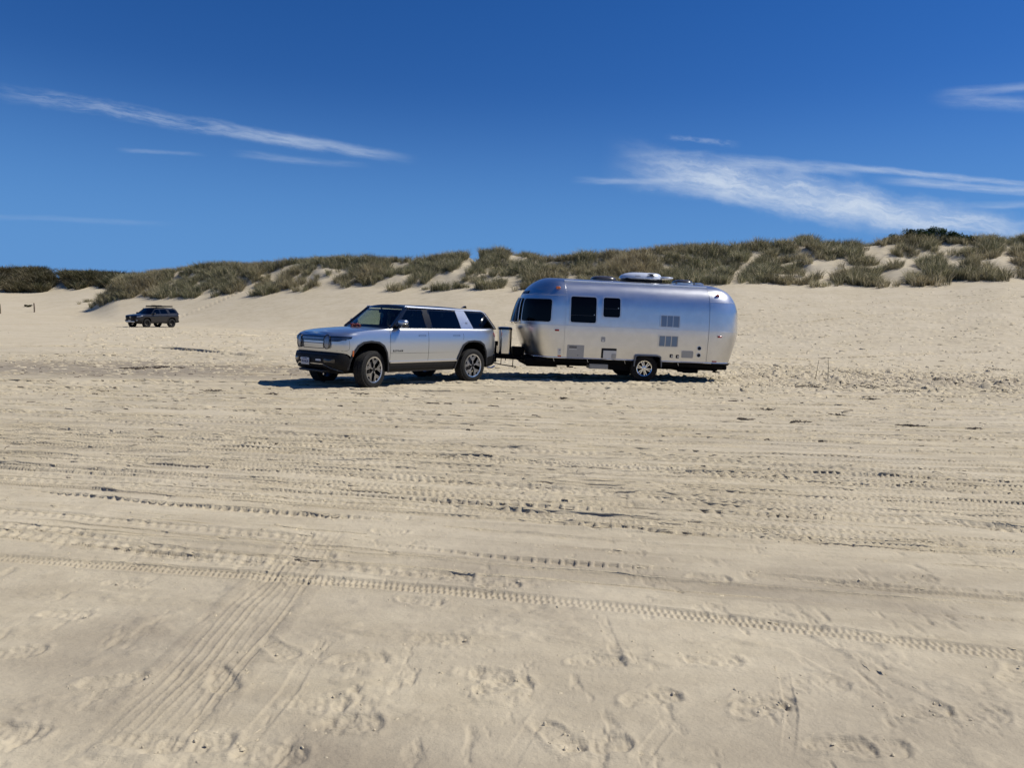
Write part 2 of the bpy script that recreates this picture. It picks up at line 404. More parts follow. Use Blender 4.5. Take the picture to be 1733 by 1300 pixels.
for i in range(84):      # the many faint tracks across the middle of the beach
    y = 656+i*2.3+_r.uniform(-3, 3); sl = 8+.62*(y-640)*.32
    k = _r.choice([0, 0, 0, 0, 0, 0, 1, 1, 2, 3]); x0 = _r.choice([-200, -200, _r.uniform(0, 1100)]); x1 = max(x0+260, _r.choice([1950, 1950, _r.uniform(600, 1700)]))
    ph_ = _r.uniform(0, 6); f = lambda x: y+sl*(x-400)/700+1.6*math.sin(x/520+ph_)
    track([(x, f(x)) for x in np.linspace(x0, x1, 7)], _r.uniform(.04, .10) if k == 0 else _r.uniform(.12, .22), _r.uniform(.004, .010) if k else _r.uniform(.010, .022), k, _r.uniform(.045, .10), 30+i)
for i in range(15):
    y = 862+i*6.5+_r.uniform(-3, 3); sl = 8+.62*(y-640)*.32; k = _r.choice([0, 0, 0, 1, 2]); x0 = _r.choice([-200, _r.uniform(0, 1300)]); x1 = x0+_r.uniform(350, 1300); ph_ = _r.uniform(0, 6)
    f = lambda x: y+sl*(x-400)/700+2*math.sin(x/520+ph_)
    track([(x, f(x)) for x in np.linspace(x0, x1, 7)], _r.uniform(.04, .12) if k == 0 else _r.uniform(.12, .18), _r.uniform(.006, .013), k, _r.uniform(.05, .10), 130+i)
for y0, y1 in ((632, 640), (644, 650), (655, 668), (648, 659), (618, 622), (600, 606), (585, 588)):
    track([(-100, y0), (500, y0+4), (1100, y1), (1900, y1+10)], .35, .045, 0, .2, y0)
for P in ([(1230, 549), (1400, 549), (1550, 556), (1733, 566)], [(1300, 552), (1500, 556), (1733, 572)], [(100, 585), (280, 590), (420, 600), (470, 602)], [(260, 566), (420, 568), (520, 566)]):
    track(P, .6, .09, 0, .2, 3)

for P in ([(3.35, 19.5), (6, 19.85), (10, 20.3), (18, 21.2)], [(3.1, 21.5), (6, 21.9), (10, 22.4), (18, 23.3)], [(-1.07, 18.44), (-.45, 19.0), (.8, 19.35), (3.35, 19.52)], [(-2.3, 19.7), (-1.4, 20.5), (.6, 21.1), (3.1, 21.45)],
          [(-3.15, 16.1), (-2.2, 17.2), (-1.07, 18.44)], [(-4.4, 17.3), (-3.4, 18.4), (-2.3, 19.7)]):
    TR.append((np.array(P), .27, .030, 3, .12, 77+len(TR), 0, 0))
def tracks_z(X, Y, skip_far=False):
    z = np.zeros_like(X); dist = np.zeros_like(X)
    for P, w, d, kind, pitch, seed, s0, s1 in TR:
        xa, xb = P[:, 0].min()-1, P[:, 0].max()+1; ya, yb = P[:, 1].min()-1, P[:, 1].max()+1
        idx = np.nonzero((X > xa) & (X < xb) & (Y > ya) & (Y < yb))[0]
        if len(idx) == 0: continue
        x, y = X[idx], Y[idx]; best = np.full(len(idx), 1e9); T = np.zeros(len(idx)); S = np.zeros(len(idx)); acc = 0
        for i in range(len(P)-1):
            a, b = P[i], P[i+1]; L = math.hypot(*(b-a)); e = (b-a)/L
            s = (x-a[0])*e[0]+(y-a[1])*e[1]; t = -(x-a[0])*e[1]+(y-a[1])*e[0]
            over = np.maximum(0, np.maximum(-s, s-L)); dd = np.hypot(t, over)
            m = dd < best; best[m] = dd[m]; T[m] = t[m]; S[m] = acc+np.clip(s[m], 0, L); acc += L
            tot = acc
        T = T+(fbm(S*.7, S*0+seed, seed, 3))*.05
        keep = best < w*2.2+.05
        fade = sm(S/.8)*sm((tot-S)/.8)*(.35+.65*sm((fbm(S*.35, S*0+seed, seed+9, 3)+.22)/.3))
        q = np.abs(T)/(w/2)
        rut = -(1-sm((q-.86)/.18)); lip = np.exp(-((q-1.22)/.20)**2)*.5
        side = np.where(T > 0, 1.0, .6)
        h = rut*.8+lip*side*(1+fbm(S*6, T*6, seed, 3)*1.2)
        ph = S/pitch+.15*fbm(S*1.3, S*0+seed, seed+2, 2)
        if kind == 1:
            lug = np.sin(ph*2*np.pi+np.sign(T)*1.4); h = h+(q < .9)*(np.clip(lug*2, -1, 1)*.30+np.where(np.abs(T) < w*.08, .45, 0))
        elif kind == 2:     # a crisp broken wall along the far edge
            saw = frac(ph); e = np.where(T > 0, 1, 0)*(q < 1.15)*(q > .35)
            h = h*.55-e*(saw < .72)*(.75+.5*fbm(S*3, S*0, seed, 2))*np.clip((1.15-q)*9, 0, 1)*np.clip((q-.35)*1.6, 0, 1)
        elif kind == 3:
            c = np.sin((ph+np.abs(T)/w*1.3)*2*np.pi); h = h*.8+(q < .95)*np.clip(c*2, -1, 1)*.22+(np.abs(q-.5) < .10)*.25
        elif kind == 4:
            T = T+fbm(S*1.6, T*6, 91, 3)*.05; gi = np.floor(T/(w/8)); am = .3+.9*hash2(gi, gi*0+3, 5.0); g = np.abs(frac(T/(w/8))-.5)*2
            h = (q < 1)*(-.35+.9*am*sm((g-.55)/.35))+lip*.8+(q < 1)*(fbm(S*5, T*10, 5, 4, .6)*1.6+(np.sin(S*2*np.pi/.055+T*14) > .75)*.18)
        hz = h*d*1.35*fade*keep
        z[idx] += hz; dist[idx] = np.maximum(dist[idx], keep*fade*(q < 1.4))
    return z, dist
FOOT = [(112, 1040, 0), (190, 1156, -20), (607, 1116, -14), (535, 1192, -18), (590, 1222, -20), (332, 1262, -10), (245, 1258, 10), (375, 1150, 55), (1285, 1198, -12), (1010, 1262, -14), (946, 1246, 70), (22, 1106, -12), (412, 953, -3), (845, 992, -6), (848, 1160, -30), (1655, 1212, -14), (745, 1082, -5), (710, 1018, 5), (820, 1143, 10), (1060, 936, -2), (1290, 1185, -10), (1560, 1205, -8), (500, 905, 0), (660, 900, 0), (1130, 885, 0), (1570, 915, 0), (1310, 895, -3), (240, 922, -3), (55, 905, 0), (470, 1100, 60), (1420, 1262, 0), (1480, 1265, 0), (1100, 1180, -20), (1720, 1140, -40), (905, 830, 0), (1500, 640, 0), (1590, 652, 0), (20, 1240, 0), (460, 1275, 0), (1210, 1120, -8), (1010, 1120, 0), (1390, 1160, -8)]
for i in range(22): FOOT.append((_r.uniform(0, 1733), 700+_r.random()**1.4*330, _r.uniform(-8, 8)))
def foot_z(X, Y):
    z = np.zeros_like(X)
    for i, (px, py, a) in enumerate(FOOT):
        cx, cy = gp(px, py); r = math.hypot(cx, cy)
        idx = np.nonzero((np.abs(X-cx) < .45) & (np.abs(Y-cy) < .45))[0]
        if len(idx) == 0: continue
        an = math.radians(-a*.9+_r.uniform(-12, 12)); c, s = math.cos(an), math.sin(an)
        x = (X[idx]-cx)*c+(Y[idx]-cy)*s; y = -(X[idx]-cx)*s+(Y[idx]-cy)*c
        y = y-.25*x*x/.3*(1 if i % 2 else -1)+fbm(x*14, y*14, i, 3)*.03
        wv = .052+.010*np.sin(x/.14*1.5)
        q = np.hypot(np.maximum(np.abs(x)-.085, 0)/.05, y/wv)
        dep = .004+.006*hash2(np.float64(i), 3.0, 1.0)
        h = -(1-sm((q-.7)/.5))*dep+np.exp(-((q-1.35)/.35)**2)*.006*(.6+2*fbm(x*22, y*22, i+4, 3))
        h += (q < .9)*(np.sin(x*150+y*20)*.0010+fbm(x*34, y*34, i, 3)*.011)
        z[idx] += h
    return z
def ground_z(X, Y, fine=True):
    X = np.asarray(X, float); Y = np.asarray(Y, float)
    z = dune_z(X, Y)
    R = np.hypot(X, Y)
    near = 1-sm((R-45)/60)
    z = z+fbm(X*.12, Y*.20, 11, 3)*.14*sm((R-8)/20)*near
    # wind and wheel-worn relief
    z = z+fbm(X*.35, Y*1.6, 21, 4)*.030*sm((R-3)/6)*near
    z = z+fbm(X*2.2, Y*4.5, 22, 4)*.014*sm((R-1.5)/5)*(1-sm((R-60)/40))
    rough = np.exp(-((Y-22.5)/3.2)**2)*sm((X-5)/4)*.9+np.exp(-((Y-25)/7)**2)*sm((X-3)/6)*.8+np.exp(-((Y-20.5)/1.6)**2)*.35+np.exp(-((Y-46)/12)**2)*sm((X+12)/14)*.6
    z = z+fbm(X*1.7, Y*2.6, 23, 5, .6)*.13*rough
    z = z+fbm(X*5, Y*7, 24, 4, .6)*.024*(1-sm((R-24)/25))*(.35+2.4*rough)
    z = z+np.maximum(0, fbm(X*1.9, Y*3.0, 33, 4, .6)-.08)*.36*sm((R-9)/6)*(1-sm((R-60)/30))*(.25+rough)
    z = z-np.maximum(0, fbm(X*9, Y*3.5, 29, 4, .6)-.16)*.05*(1-sm((R-7)/5))
    z = z+np.maximum(0, fbm(X*3.3, Y*5.3, 31, 4, .6)-.10)*.055*(1-sm((R-6.5)/3))*sm((fbm(X*.5, Y*.6, 33, 2)+.05)/.2)
    return z
def make_ground():
    rr = [0.25]
    while rr[-1] < 9000:
        r = rr[-1]
        k = .08 if r < 1.9 else .0027 if r < 12 else .0046 if r < 30 else .0062 if r < 120 else .012 if r < 165 else .10
        rr.append(r*(1+k))
    rr = np.array(rr)
    half = math.radians(41); a = np.linspace(-half, half, 960)
    rest = np.linspace(half, 2*math.pi-half, 92)[1:-1]
    ang = np.concatenate([a, rest]); nA = len(ang); nR = len(rr)
    Rg, Ag = np.meshgrid(rr, ang, indexing='ij'); X = (Rg*np.sin(Ag)).ravel(); Y = (Rg*np.cos(Ag)).ravel()
    Z = ground_z(X, Y)
    vis = (Y > 0) & (np.abs(X) < Y*1.0)
    idx = np.nonzero(vis)[0]; tz, td = tracks_z(X[idx], Y[idx]); fz = foot_z(X[idx], Y[idx])
    Z[idx] += tz+fz; rut_shade = np.zeros(len(X)); rut_shade[idx] = td
    # wheels press the sand down a little, sand heaped beside them
    V = np.stack([X, Y, Z], 1)
    V = np.concatenate([V, [[0, 0, 0]]])
    i = np.arange(nR-1)[:, None]*nA; j = np.arange(nA)[None, :]; j2 = (j+1) % nA
    q = np.stack([i+j, i+nA+j, i+nA+j2, i+j2], -1).reshape(-1, 4)[:, ::-1]
    me = bpy.data.meshes.new('sand_beach'); nv = len(V); nf = len(q); ct = nA
    fan = np.stack([np.full(nA, nv-1), (np.arange(nA)), (np.arange(nA)+1) % nA], 1)[:, [0, 2, 1]]
    loops = np.concatenate([q.ravel(), fan.ravel()])
    me.vertices.add(nv); me.vertices.foreach_set('co', V.ravel())
    me.loops.add(len(loops)); me.loops.foreach_set('vertex_index', loops)
    me.polygons.add(nf+ct)
    me.polygons.foreach_set('loop_start', np.concatenate([np.arange(nf)*4, nf*4+np.arange(ct)*3]))
    me.polygons.foreach_set('loop_total', np.concatenate([np.full(nf, 4), np.full(ct, 3)]))
    me.polygons.foreach_set('use_smooth', np.ones(nf+ct, bool)); me.update(); me.validate()
    # wet patches of the beach plus painted shade along the ruts, stored per point
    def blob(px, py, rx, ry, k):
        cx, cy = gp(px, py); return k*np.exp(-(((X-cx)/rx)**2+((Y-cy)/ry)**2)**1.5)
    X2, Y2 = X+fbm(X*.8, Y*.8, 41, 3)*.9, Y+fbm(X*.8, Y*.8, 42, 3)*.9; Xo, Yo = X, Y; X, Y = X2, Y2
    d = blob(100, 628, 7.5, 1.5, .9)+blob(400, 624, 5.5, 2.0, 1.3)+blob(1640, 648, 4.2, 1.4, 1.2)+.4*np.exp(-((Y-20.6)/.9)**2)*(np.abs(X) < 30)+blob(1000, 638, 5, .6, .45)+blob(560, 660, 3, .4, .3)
    X, Y = Xo+fbm(Xo*2, Yo*2, 43, 3)*.3, Yo+fbm(Xo*2, Yo*2, 44, 3)*.3
    d = d+(.32+1.9*fbm(X*.9, Y*1.5, 46, 4))*(1-sm((np.hypot(Xo, Yo)-4.2)/2.2))+blob(560, 1278, .34, .17, .8)+blob(20, 1215, .4, .13, .4)+blob(330, 1185, .5, .13, .35)+blob(520, 1060, .30, .16, .35)+blob(1650, 1210, .8, .25, .35)+blob(940, 1150, .9, .2, .25)
    d = d+.30*rut_shade*(.4+fbm(Xo*.6, Yo*.6, 61, 3)*2)  # shade of the small rut walls painted in as darker sand
    d = np.clip(np.append(d, 0), 0, 1)
    at = me.attributes.new('damp', 'FLOAT', 'POINT'); at.data.foreach_set('value', d)  # holds the wet patches plus the painted rut shade
    o = bpy.data.objects.new('sand_beach', me); COL.objects.link(o); tag(o, kind='structure'); return o
sandm = bpy.data.materials.new('sand'); sandm.use_nodes = True
def sand_nodes():
    t = sandm.node_tree; b = t.nodes['Principled BSDF']; n = NT(t)
    co = n.n('ShaderNodeTexCoord').outputs['Object']
    big = n.noise(co, .35, 4, .55); mid = n.noise(co, 2.3, 5, .6); fine = n.noise(co, 60, 3, .7); grain = n.noise(co, 900, 2, .8)
    mp = n.n('ShaderNodeMapping'); mp.inputs['Scale'].default_value = (.6, 2.6, 1); n.link(co, mp.inputs[0])
    streaky = n.noise(mp.outputs[0], 1.7, 6, .62)
    c = n.mix(n.sstep(streaky, .35, .7), (.495, .423, .290, 1), (.410, .345, .230, 1))
    c = n.mix(n.m('MULTIPLY', n.sstep(mid, .48, .72), .55), c, (.370, .306, .200, 1))
    c = n.mix(n.m('MULTIPLY', n.sstep(big, .40, .66), .40), c, (.53, .46, .335, 1))
    at = n.n('ShaderNodeAttribute'); at.attribute_name = 'damp'  # carries the wet patches together with the painted rut shade
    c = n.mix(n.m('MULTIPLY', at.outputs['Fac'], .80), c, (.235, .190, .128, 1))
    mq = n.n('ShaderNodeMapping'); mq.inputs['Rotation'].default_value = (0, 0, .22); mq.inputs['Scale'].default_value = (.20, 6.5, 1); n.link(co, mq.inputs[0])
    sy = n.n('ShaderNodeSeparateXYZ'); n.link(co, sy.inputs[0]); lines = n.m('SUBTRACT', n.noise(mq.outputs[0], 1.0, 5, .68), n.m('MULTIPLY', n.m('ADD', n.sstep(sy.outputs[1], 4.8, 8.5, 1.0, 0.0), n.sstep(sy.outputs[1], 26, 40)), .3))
    c = n.mix(n.m('MULTIPLY', n.sstep(lines, .50, .68), .28), c, (.300, .246, .165, 1))  # dark streaks coloured in for the shaded faces of fine ruts
    sp = n.n('ShaderNodeTexVoronoi'); sp.inputs['Scale'].default_value = 150; n.link(co, sp.inputs['Vector'])
    spk = n.m('MULTIPLY', n.sstep(sp.outputs['Distance'], .05, .16, 1, 0), n.sstep(n.noise(co, 12, 2), .52, .7))
    c = n.mix(n.m('MULTIPLY', spk, .5), c, (.13, .10, .075, 1))
    c = n.mix(n.m('MULTIPLY', n.sstep(grain, .3, .75), .16), c, (.72, .66, .55, 1))
    n.link(c, b.inputs['Base Color'])
    n.link(n.m('MULTIPLY_ADD', at.outputs['Fac'], -.25, .93), b.inputs['Roughness']); b.inputs['Specular IOR Level'].default_value = .25
    h = n.m('ADD', n.m('MULTIPLY', fine, .0022), n.m('MULTIPLY', grain, .0004))
    h = n.m('ADD', h, n.m('MULTIPLY', n.noise(co, 14, 5, .65), .009)); h = n.m('SUBTRACT', h, n.m('MULTIPLY', n.sstep(lines, .50, .60), .014)); h = n.m('ADD', h, n.m('MULTIPLY', n.noise(mp.outputs[0], 4, 6, .65), .020))
    bn = n.n('ShaderNodeBump'); bn.inputs['Strength'].default_value = .9; bn.inputs['Distance'].default_value = 1.0
    n.link(h, bn.inputs['Height']); n.link(bn.outputs[0], b.inputs['Normal'])
sand_nodes()
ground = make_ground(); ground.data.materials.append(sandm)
# the sea far behind the camera (the trailer's metal mirrors that side)
sea = MB().add([(-6000, -8000, -1.6), (6000, -8000, -1.6), (6000, -80, -1.6), (-6000, -80, -1.6)], [[0, 1, 2, 3]]).build('sea_water', mat('sea', (.02, .07, .09), .12, bump=(.6, .4, .3)), smooth=0)
tag(sea, kind='structure')
_gx, _gy = np.arange(-24, 24.01, .12), np.arange(1, 72.01, .12)
_GG = ground_z(*np.meshgrid(_gx, _gy))
def gz(x, y):
    if -23 < x < 23 and 1 < y < 71:
        i = (x+24)/.12; j = (y-1)/.12; a, b = int(i), int(j); s, t = i-a, j-b
        return float((_GG[b, a]*(1-s)+_GG[b, a+1]*s)*(1-t)+(_GG[b+1, a]*(1-s)+_GG[b+1, a+1]*s)*t)
    return float(ground_z(np.array([x]), np.array([y]))[0])
def hit(px, py, lo=2.0, hi=170.0):
    a = ray(px, py); Y = np.linspace(lo, hi, 4200); X = Y*a[0]/a[1]; Zr = EYE+Y*a[2]/a[1]; g = ground_z(X, Y)
    k = np.nonzero(Zr < g)[0]
    if len(k) == 0: return None
    k = k[0]; return Vector((X[k], Y[k], g[k]))

# clods: crumbs and little ridges of pushed-up sand along the ruts and in the churned ground
def clods():
    P = []; g = np.random.default_rng(12)
    def put(n, X, Y, L, W, H, th): P.append(np.stack([X, Y, g.uniform(*L, n), g.uniform(*W, n), g.uniform(*H, n), th], 1))
    for Q, w, d, kind, pitch, seed, _a, _b in TR:
        seg = np.hypot(*(Q[1:]-Q[:-1]).T); tot = seg.sum(); n = int(min(420, tot*(6 if kind else 3)*(.4 if kind == 4 else 1)))
        s = g.uniform(0, tot, n); cs = np.concatenate([[0], np.cumsum(seg)]); i = np.clip(np.searchsorted(cs, s)-1, 0, len(seg)-1); t = (s-cs[i])/seg[i]
        c = Q[i]+(Q[i+1]-Q[i])*t[:, None]; e = (Q[i+1]-Q[i])/seg[i][:, None]; nn = np.stack([-e[:, 1], e[:, 0]], 1)
        off = w/2*np.where(g.random(n) < .72, 1.05, -1.1)+g.normal(0, .018, n); c = c+nn*off[:, None]
        keep = fbm(s*.5, s*0+seed, seed+5, 3) > -.06
        th = np.arctan2(e[:, 1], e[:, 0])+g.normal(0, .12, n); c = c[keep]; th = th[keep]; n = len(c)
        far = np.clip(np.hypot(c[:, 0], c[:, 1])/9, .5, 2.2)
        put(n, c[:, 0], c[:, 1], (.02, .17), (.005, .013), (.005, .016), th); P[-1][:, 2:5] *= far[:, None]
    n = 4200; X = g.uniform(3.5, 22, n); Y = 21.8+g.normal(0, 2.6, n)+.04*X; put(n, X, Y, (.05, .30), (.02, .06), (.018, .06), g.normal(0, .5, n))
    n = 1500; X = g.uniform(-16, 4, n); Y = 21+g.normal(0, 1.8, n); put(n, X, Y, (.05, .30), (.015, .04), (.012, .035), g.normal(.1, .4, n))
    n = 3000; Y = g.uniform(24, 62, n); X = Y*g.uniform(-.6, .75, n); put(n, X, Y, (.08, .6), (.03, .10), (.02, .07), g.normal(0, .4, n))
    n = 2000; Y = 3.0+g.random(n)**.7*16; X = Y*g.uniform(-.8, .8, n); put(n, X, Y, (.006, .030), (.004, .012), (.003, .008), g.uniform(0, 3.1, n))
    n = 450; i = g.integers(0, len(FOOT), n); c = np.array([gp(FOOT[k][0], FOOT[k][1]) for k in i]); a = g.uniform(0, 6.28, n); put(n, c[:, 0]+.17*np.cos(a)+g.normal(0, .02, n), c[:, 1]+.085*np.sin(a)+g.normal(0, .015, n), (.006, .028), (.004, .011), (.003, .008), g.uniform(0, 3.1, n))
    RV = []; RF = []; nb = 0     # long low edges of pushed-up sand that follow the ruts
    for Q, w, d, kind, pitch, seed, _a, _b in TR:
        if kind == 4 or (kind == 0 and Q[:, 1].mean() < 5.6 and np.ptp(Q[:, 0]) < 4): continue
        seg = np.hypot(*(Q[1:]-Q[:-1]).T); tot = seg.sum(); R0 = np.hypot(*Q.mean(0)); st = max(.03, .006*R0); m = int(min(700, tot/st)); s = np.linspace(0, tot, m); cs = np.concatenate([[0], np.cumsum(seg)])
        i = np.clip(np.searchsorted(cs, s)-1, 0, len(seg)-1); t = (s-cs[i])/seg[i]; c = Q[i]+(Q[i+1]-Q[i])*t[:, None]; e = (Q[i+1]-Q[i])/seg[i][:, None]; nn = np.stack([-e[:, 1], e[:, 0]], 1)
        for sd in ((1.0,) if kind else (1.0, -.6)):
            far = np.clip(np.hypot(c[:, 0], c[:, 1])/9, .45, 4.5); j = fbm(s*1.5, s*0+seed+sd, seed, 4)
            h = (fbm(s*.45, s*0+seed, seed+8+sd, 3)*.11+fbm(s*3, s*0, seed+sd, 3)*.035-.006+(.004 if kind == 0 else 0)+(.006*np.sin(s/pitch*6.283) if kind > 1 else 0))*far**.8*(.6 if kind else .8)
            h = np.minimum(h*.85, .0125*far**.6)
            q = c+nn*(w/2*1.08*sd+j*.05)[:, None]; ww = (.008+.006*np.abs(j)*4)*far
            z = ground_z(q[:, 0], q[:, 1])+tracks_z(q[:, 0].copy(), q[:, 1].copy())[0]
            a = q-nn*ww[:, None]*.35; b = q+nn*ww[:, None]*1.6
            V = np.stack([np.c_[a, z-.015*far], np.c_[q, z+h], np.c_[b, z-.015*far]], 1).reshape(-1, 3); k = np.arange(m-1)*3+nb; nb += 3*m
            RV.append(V); RF.append(np.concatenate([np.stack([k, k+3, k+4, k+1], 1), np.stack([k+1, k+4, k+5, k+2], 1)]))
    RV = np.concatenate(RV); RF = np.concatenate(RF)
    me = bpy.data.meshes.new('sand_ridges'); me.vertices.add(len(RV)); me.vertices.foreach_set('co', RV.ravel()); me.loops.add(RF.size); me.loops.foreach_set('vertex_index', RF.ravel())
    me.polygons.add(len(RF)); me.polygons.foreach_set('loop_start', np.arange(len(RF))*4); me.polygons.foreach_set('loop_total', np.full(len(RF), 4)); me.update(); me.validate(); me.materials.append(sandm)
    o = bpy.data.objects.new('sand_ridges', me); COL.objects.link(o); tag(o, 'thin raised edges of sand running along the tyre ruts', 'sand', kind='stuff')
    A = np.concatenate(P); A = A[(A[:, 1] > 2.2) & (A[:, 1] < 66) & (np.abs(A[:, 0]) < A[:, 1]*.9+1)]
    z = ground_z(A[:, 0], A[:, 1])+tracks_z(A[:, 0].copy(), A[:, 1].copy())[0]; n = len(A)
    u = np.array([[-.5, 0, -.3], [-.22, .5, -.3], [.25, .45, -.3], [.5, 0, -.3], [.2, -.5, -.3], [-.25, -.45, -.3], [-.2, .12, .95], [.24, .08, .8]])
    V = u[None]+g.uniform(-.13, .13, (n, 8, 3)); V[:, :, 0] *= A[:, 2:3]; V[:, :, 1] *= A[:, 3:4]*1.4; V[:, :, 2] *= A[:, 4:5]
    c, s = np.cos(A[:, 5])[:, None], np.sin(A[:, 5])[:, None]; x = V[:, :, 0]*c-V[:, :, 1]*s+A[:, 0:1]; y = V[:, :, 0]*s+V[:, :, 1]*c+A[:, 1:2]; V = np.stack([x, y, V[:, :, 2]+z[:, None]], 2).reshape(-1, 3)
    F = np.array([[6, 1, 0], [6, 2, 1], [6, 7, 2], [7, 3, 2], [7, 4, 3], [7, 5, 4], [6, 5, 7], [6, 0, 5]]); F = (F[None]+np.arange(n)[:, None, None]*8).reshape(-1, 3)[:, ::-1]
    me = bpy.data.meshes.new('sand_clods'); me.vertices.add(len(V)); me.vertices.foreach_set('co', V.ravel()); me.loops.add(F.size); me.loops.foreach_set('vertex_index', F.ravel())
    me.polygons.add(len(F)); me.polygons.foreach_set('loop_start', np.arange(len(F))*3); me.polygons.foreach_set('loop_total', np.full(len(F), 3)); me.update(); me.validate(); me.materials.append(sandm)
    o = bpy.data.objects.new('sand_clods', me); COL.objects.link(o); tag(o, 'crumbs and small ridges of pushed-up sand along the tyre tracks', 'sand', kind='stuff'); print('clods', n)
clods()

# ------------------------------------------------------------------ dune grass
def leafmat(name, dark, mid, straw, rough=.6, trans=.25):
    m = bpy.data.materials.new(name); m.use_nodes = True; t = m.node_tree; b = t.nodes['Principled BSDF']; n = NT(t)
    at = n.n('ShaderNodeAttribute'); at.attribute_name = 'tone'
    ob = n.n('ShaderNodeObjectInfo'); geo = n.n('ShaderNodeNewGeometry')
    reg = n.noise(geo.outputs['Position'], .11, 3, .6)
    c = n.mix(at.outputs['Fac'], (*dark, 1), (*mid, 1))
    c = n.mix(n.sstep(at.outputs['Fac'], .62, .9), c, (*straw, 1))
    c = n.mix(n.m('MULTIPLY', n.sstep(reg, .42, .66), .6), c, n.mix(at.outputs['Fac'], (mid[0]*.95, mid[1]*.66, mid[2]*.50, 1), (*straw, 1)))
    hs = n.n('ShaderNodeHueSaturation'); n.link(c, hs.inputs['Color'])
    n.link(n.m('MULTIPLY_ADD', ob.outputs['Random'], .7, .65), hs.inputs['Value'])
    n.link(hs.outputs[0], b.inputs['Base Color']); b.inputs['Roughness'].default_value = rough; b.inputs['Specular IOR Level'].default_value = .25
    tl = n.n('ShaderNodeBsdfTranslucent'); n.link(hs.outputs[0], tl.inputs[0]); mx = n.n('ShaderNodeMixShader'); mx.inputs[0].default_value = trans
    n.link(b.outputs[0], mx.inputs[1]); n.link(tl.outputs[0], mx.inputs[2]); n.link(mx.outputs[0], t.nodes['Material Output'].inputs[0]); return m
grassm = leafmat('dune_grass', (.105, .110, .055), (.27, .26, .145), (.56, .49, .33), trans=.38)
brushm = leafmat('dark_brush', (.036, .044, .020), (.12, .12, .058), (.28, .24, .15), trans=.2)
greenm = leafmat('green_leaves', (.018, .040, .014), (.045, .095, .028), (.07, .12, .04), trans=.25)
def blades(n, rad, h0, h1, lean, w, seed, wind=(0, 0), base=(0, 0, 0), V=None, Fc=None, T=None):
    r = random.Random(seed); V = [] if V is None else V; Fc = [] if Fc is None else Fc; T = [] if T is None else T
    for i in range(n):
        a = r.uniform(0, 6.283); d = rad*math.sqrt(r.random()); bx, by = base[0]+d*math.cos(a), base[1]+d*math.sin(a)
        h = r.uniform(h0, h1); a2 = a+r.uniform(-.8, .8); ln = lean*r.uniform(.3, 1.3)*(.4+d/rad)*h
        lx, ly = ln*math.cos(a2)+wind[0]*h, ln*math.sin(a2)+wind[1]*h
        wa = r.uniform(0, 3.1416); wx, wy = w*math.cos(wa)*r.uniform(.6, 1.2), w*math.sin(wa)
        b = len(V); tn = r.random()
        for s, ww, zz in ((0, .8, 0), (.28, 1, .55), (1, .12, 1)):
            px, py, pz = bx+lx*s, by+ly*s, base[2]+h*zz*(1-.12*abs(ln))
            V += [(px-wx*ww, py-wy*ww, pz-.05*(zz == 0)), (px+wx*ww, py+wy*ww, pz-.05*(zz == 0))]; T += [tn, tn]
        Fc += [[b, b+1, b+3, b+2], [b+2, b+3, b+5, b+4]]
    return V, Fc, T
def tone_mesh(name, V, Fc, T, m, link=True, parent=None):
    me = bpy.data.meshes.new(name); me.from_pydata(V, [], Fc); me.materials.append(m)
    at = me.attributes.new('tone', 'FLOAT', 'POINT'); at.data.foreach_set('value', T); me.update()
    o = bpy.data.objects.new(name, me)
    if link: COL.objects.link(o)
    if parent: o.parent = parent
    return o
def scatter(name, pts, rots, scls, picks, protos):
    me = bpy.data.meshes.new(name); me.vertices.add(len(pts)); me.vertices.foreach_set('co', np.asarray(pts, np.float32).ravel())
    a = me.attributes.new('rot', 'FLOAT_VECTOR', 'POINT'); a.data.foreach_set('vector', np.asarray(rots, np.float32).ravel())
    a = me.attributes.new('scl', 'FLOAT', 'POINT'); a.data.foreach_set('value', np.asarray(scls, np.float32))
    a = me.attributes.new('pick', 'INT', 'POINT'); a.data.foreach_set('value', np.asarray(picks, np.int32))
    o = bpy.data.objects.new(name, me); COL.objects.link(o)
    pc = bpy.data.collections.new(name+'_kinds')
    for p in protos: pc.objects.link(p)
    g = bpy.data.node_groups.new(name, 'GeometryNodeTree'); g.interface.new_socket('Geometry', in_out='INPUT', socket_type='NodeSocketGeometry'); g.interface.new_socket('Geometry', in_out='OUTPUT', socket_type='NodeSocketGeometry')
    gi = g.nodes.new('NodeGroupInput'); go = g.nodes.new('NodeGroupOutput'); ci = g.nodes.new('GeometryNodeCollectionInfo')
    ci.inputs['Collection'].default_value = pc; ci.inputs['Separate Children'].default_value = True; ci.inputs['Reset Children'].default_value = True
    ip = g.nodes.new('GeometryNodeInstanceOnPoints'); ip.inputs['Pick Instance'].default_value = True
    def na(n, t):
        x = g.nodes.new('GeometryNodeInputNamedAttribute'); x.data_type = t; x.inputs[0].default_value = n; return x.outputs[0]
    L = g.links.new; L(gi.outputs[0], ip.inputs['Points']); L(ci.outputs[0], ip.inputs['Instance']); L(na('pick', 'INT'), ip.inputs['Instance Index'])
    L(na('rot', 'FLOAT_VECTOR'), ip.inputs['Rotation']); L(na('scl', 'FLOAT'), ip.inputs['Scale']); L(ip.outputs[0], go.inputs[0])
    md = o.modifiers.new('scatter', 'NODES'); md.node_group = g; return o
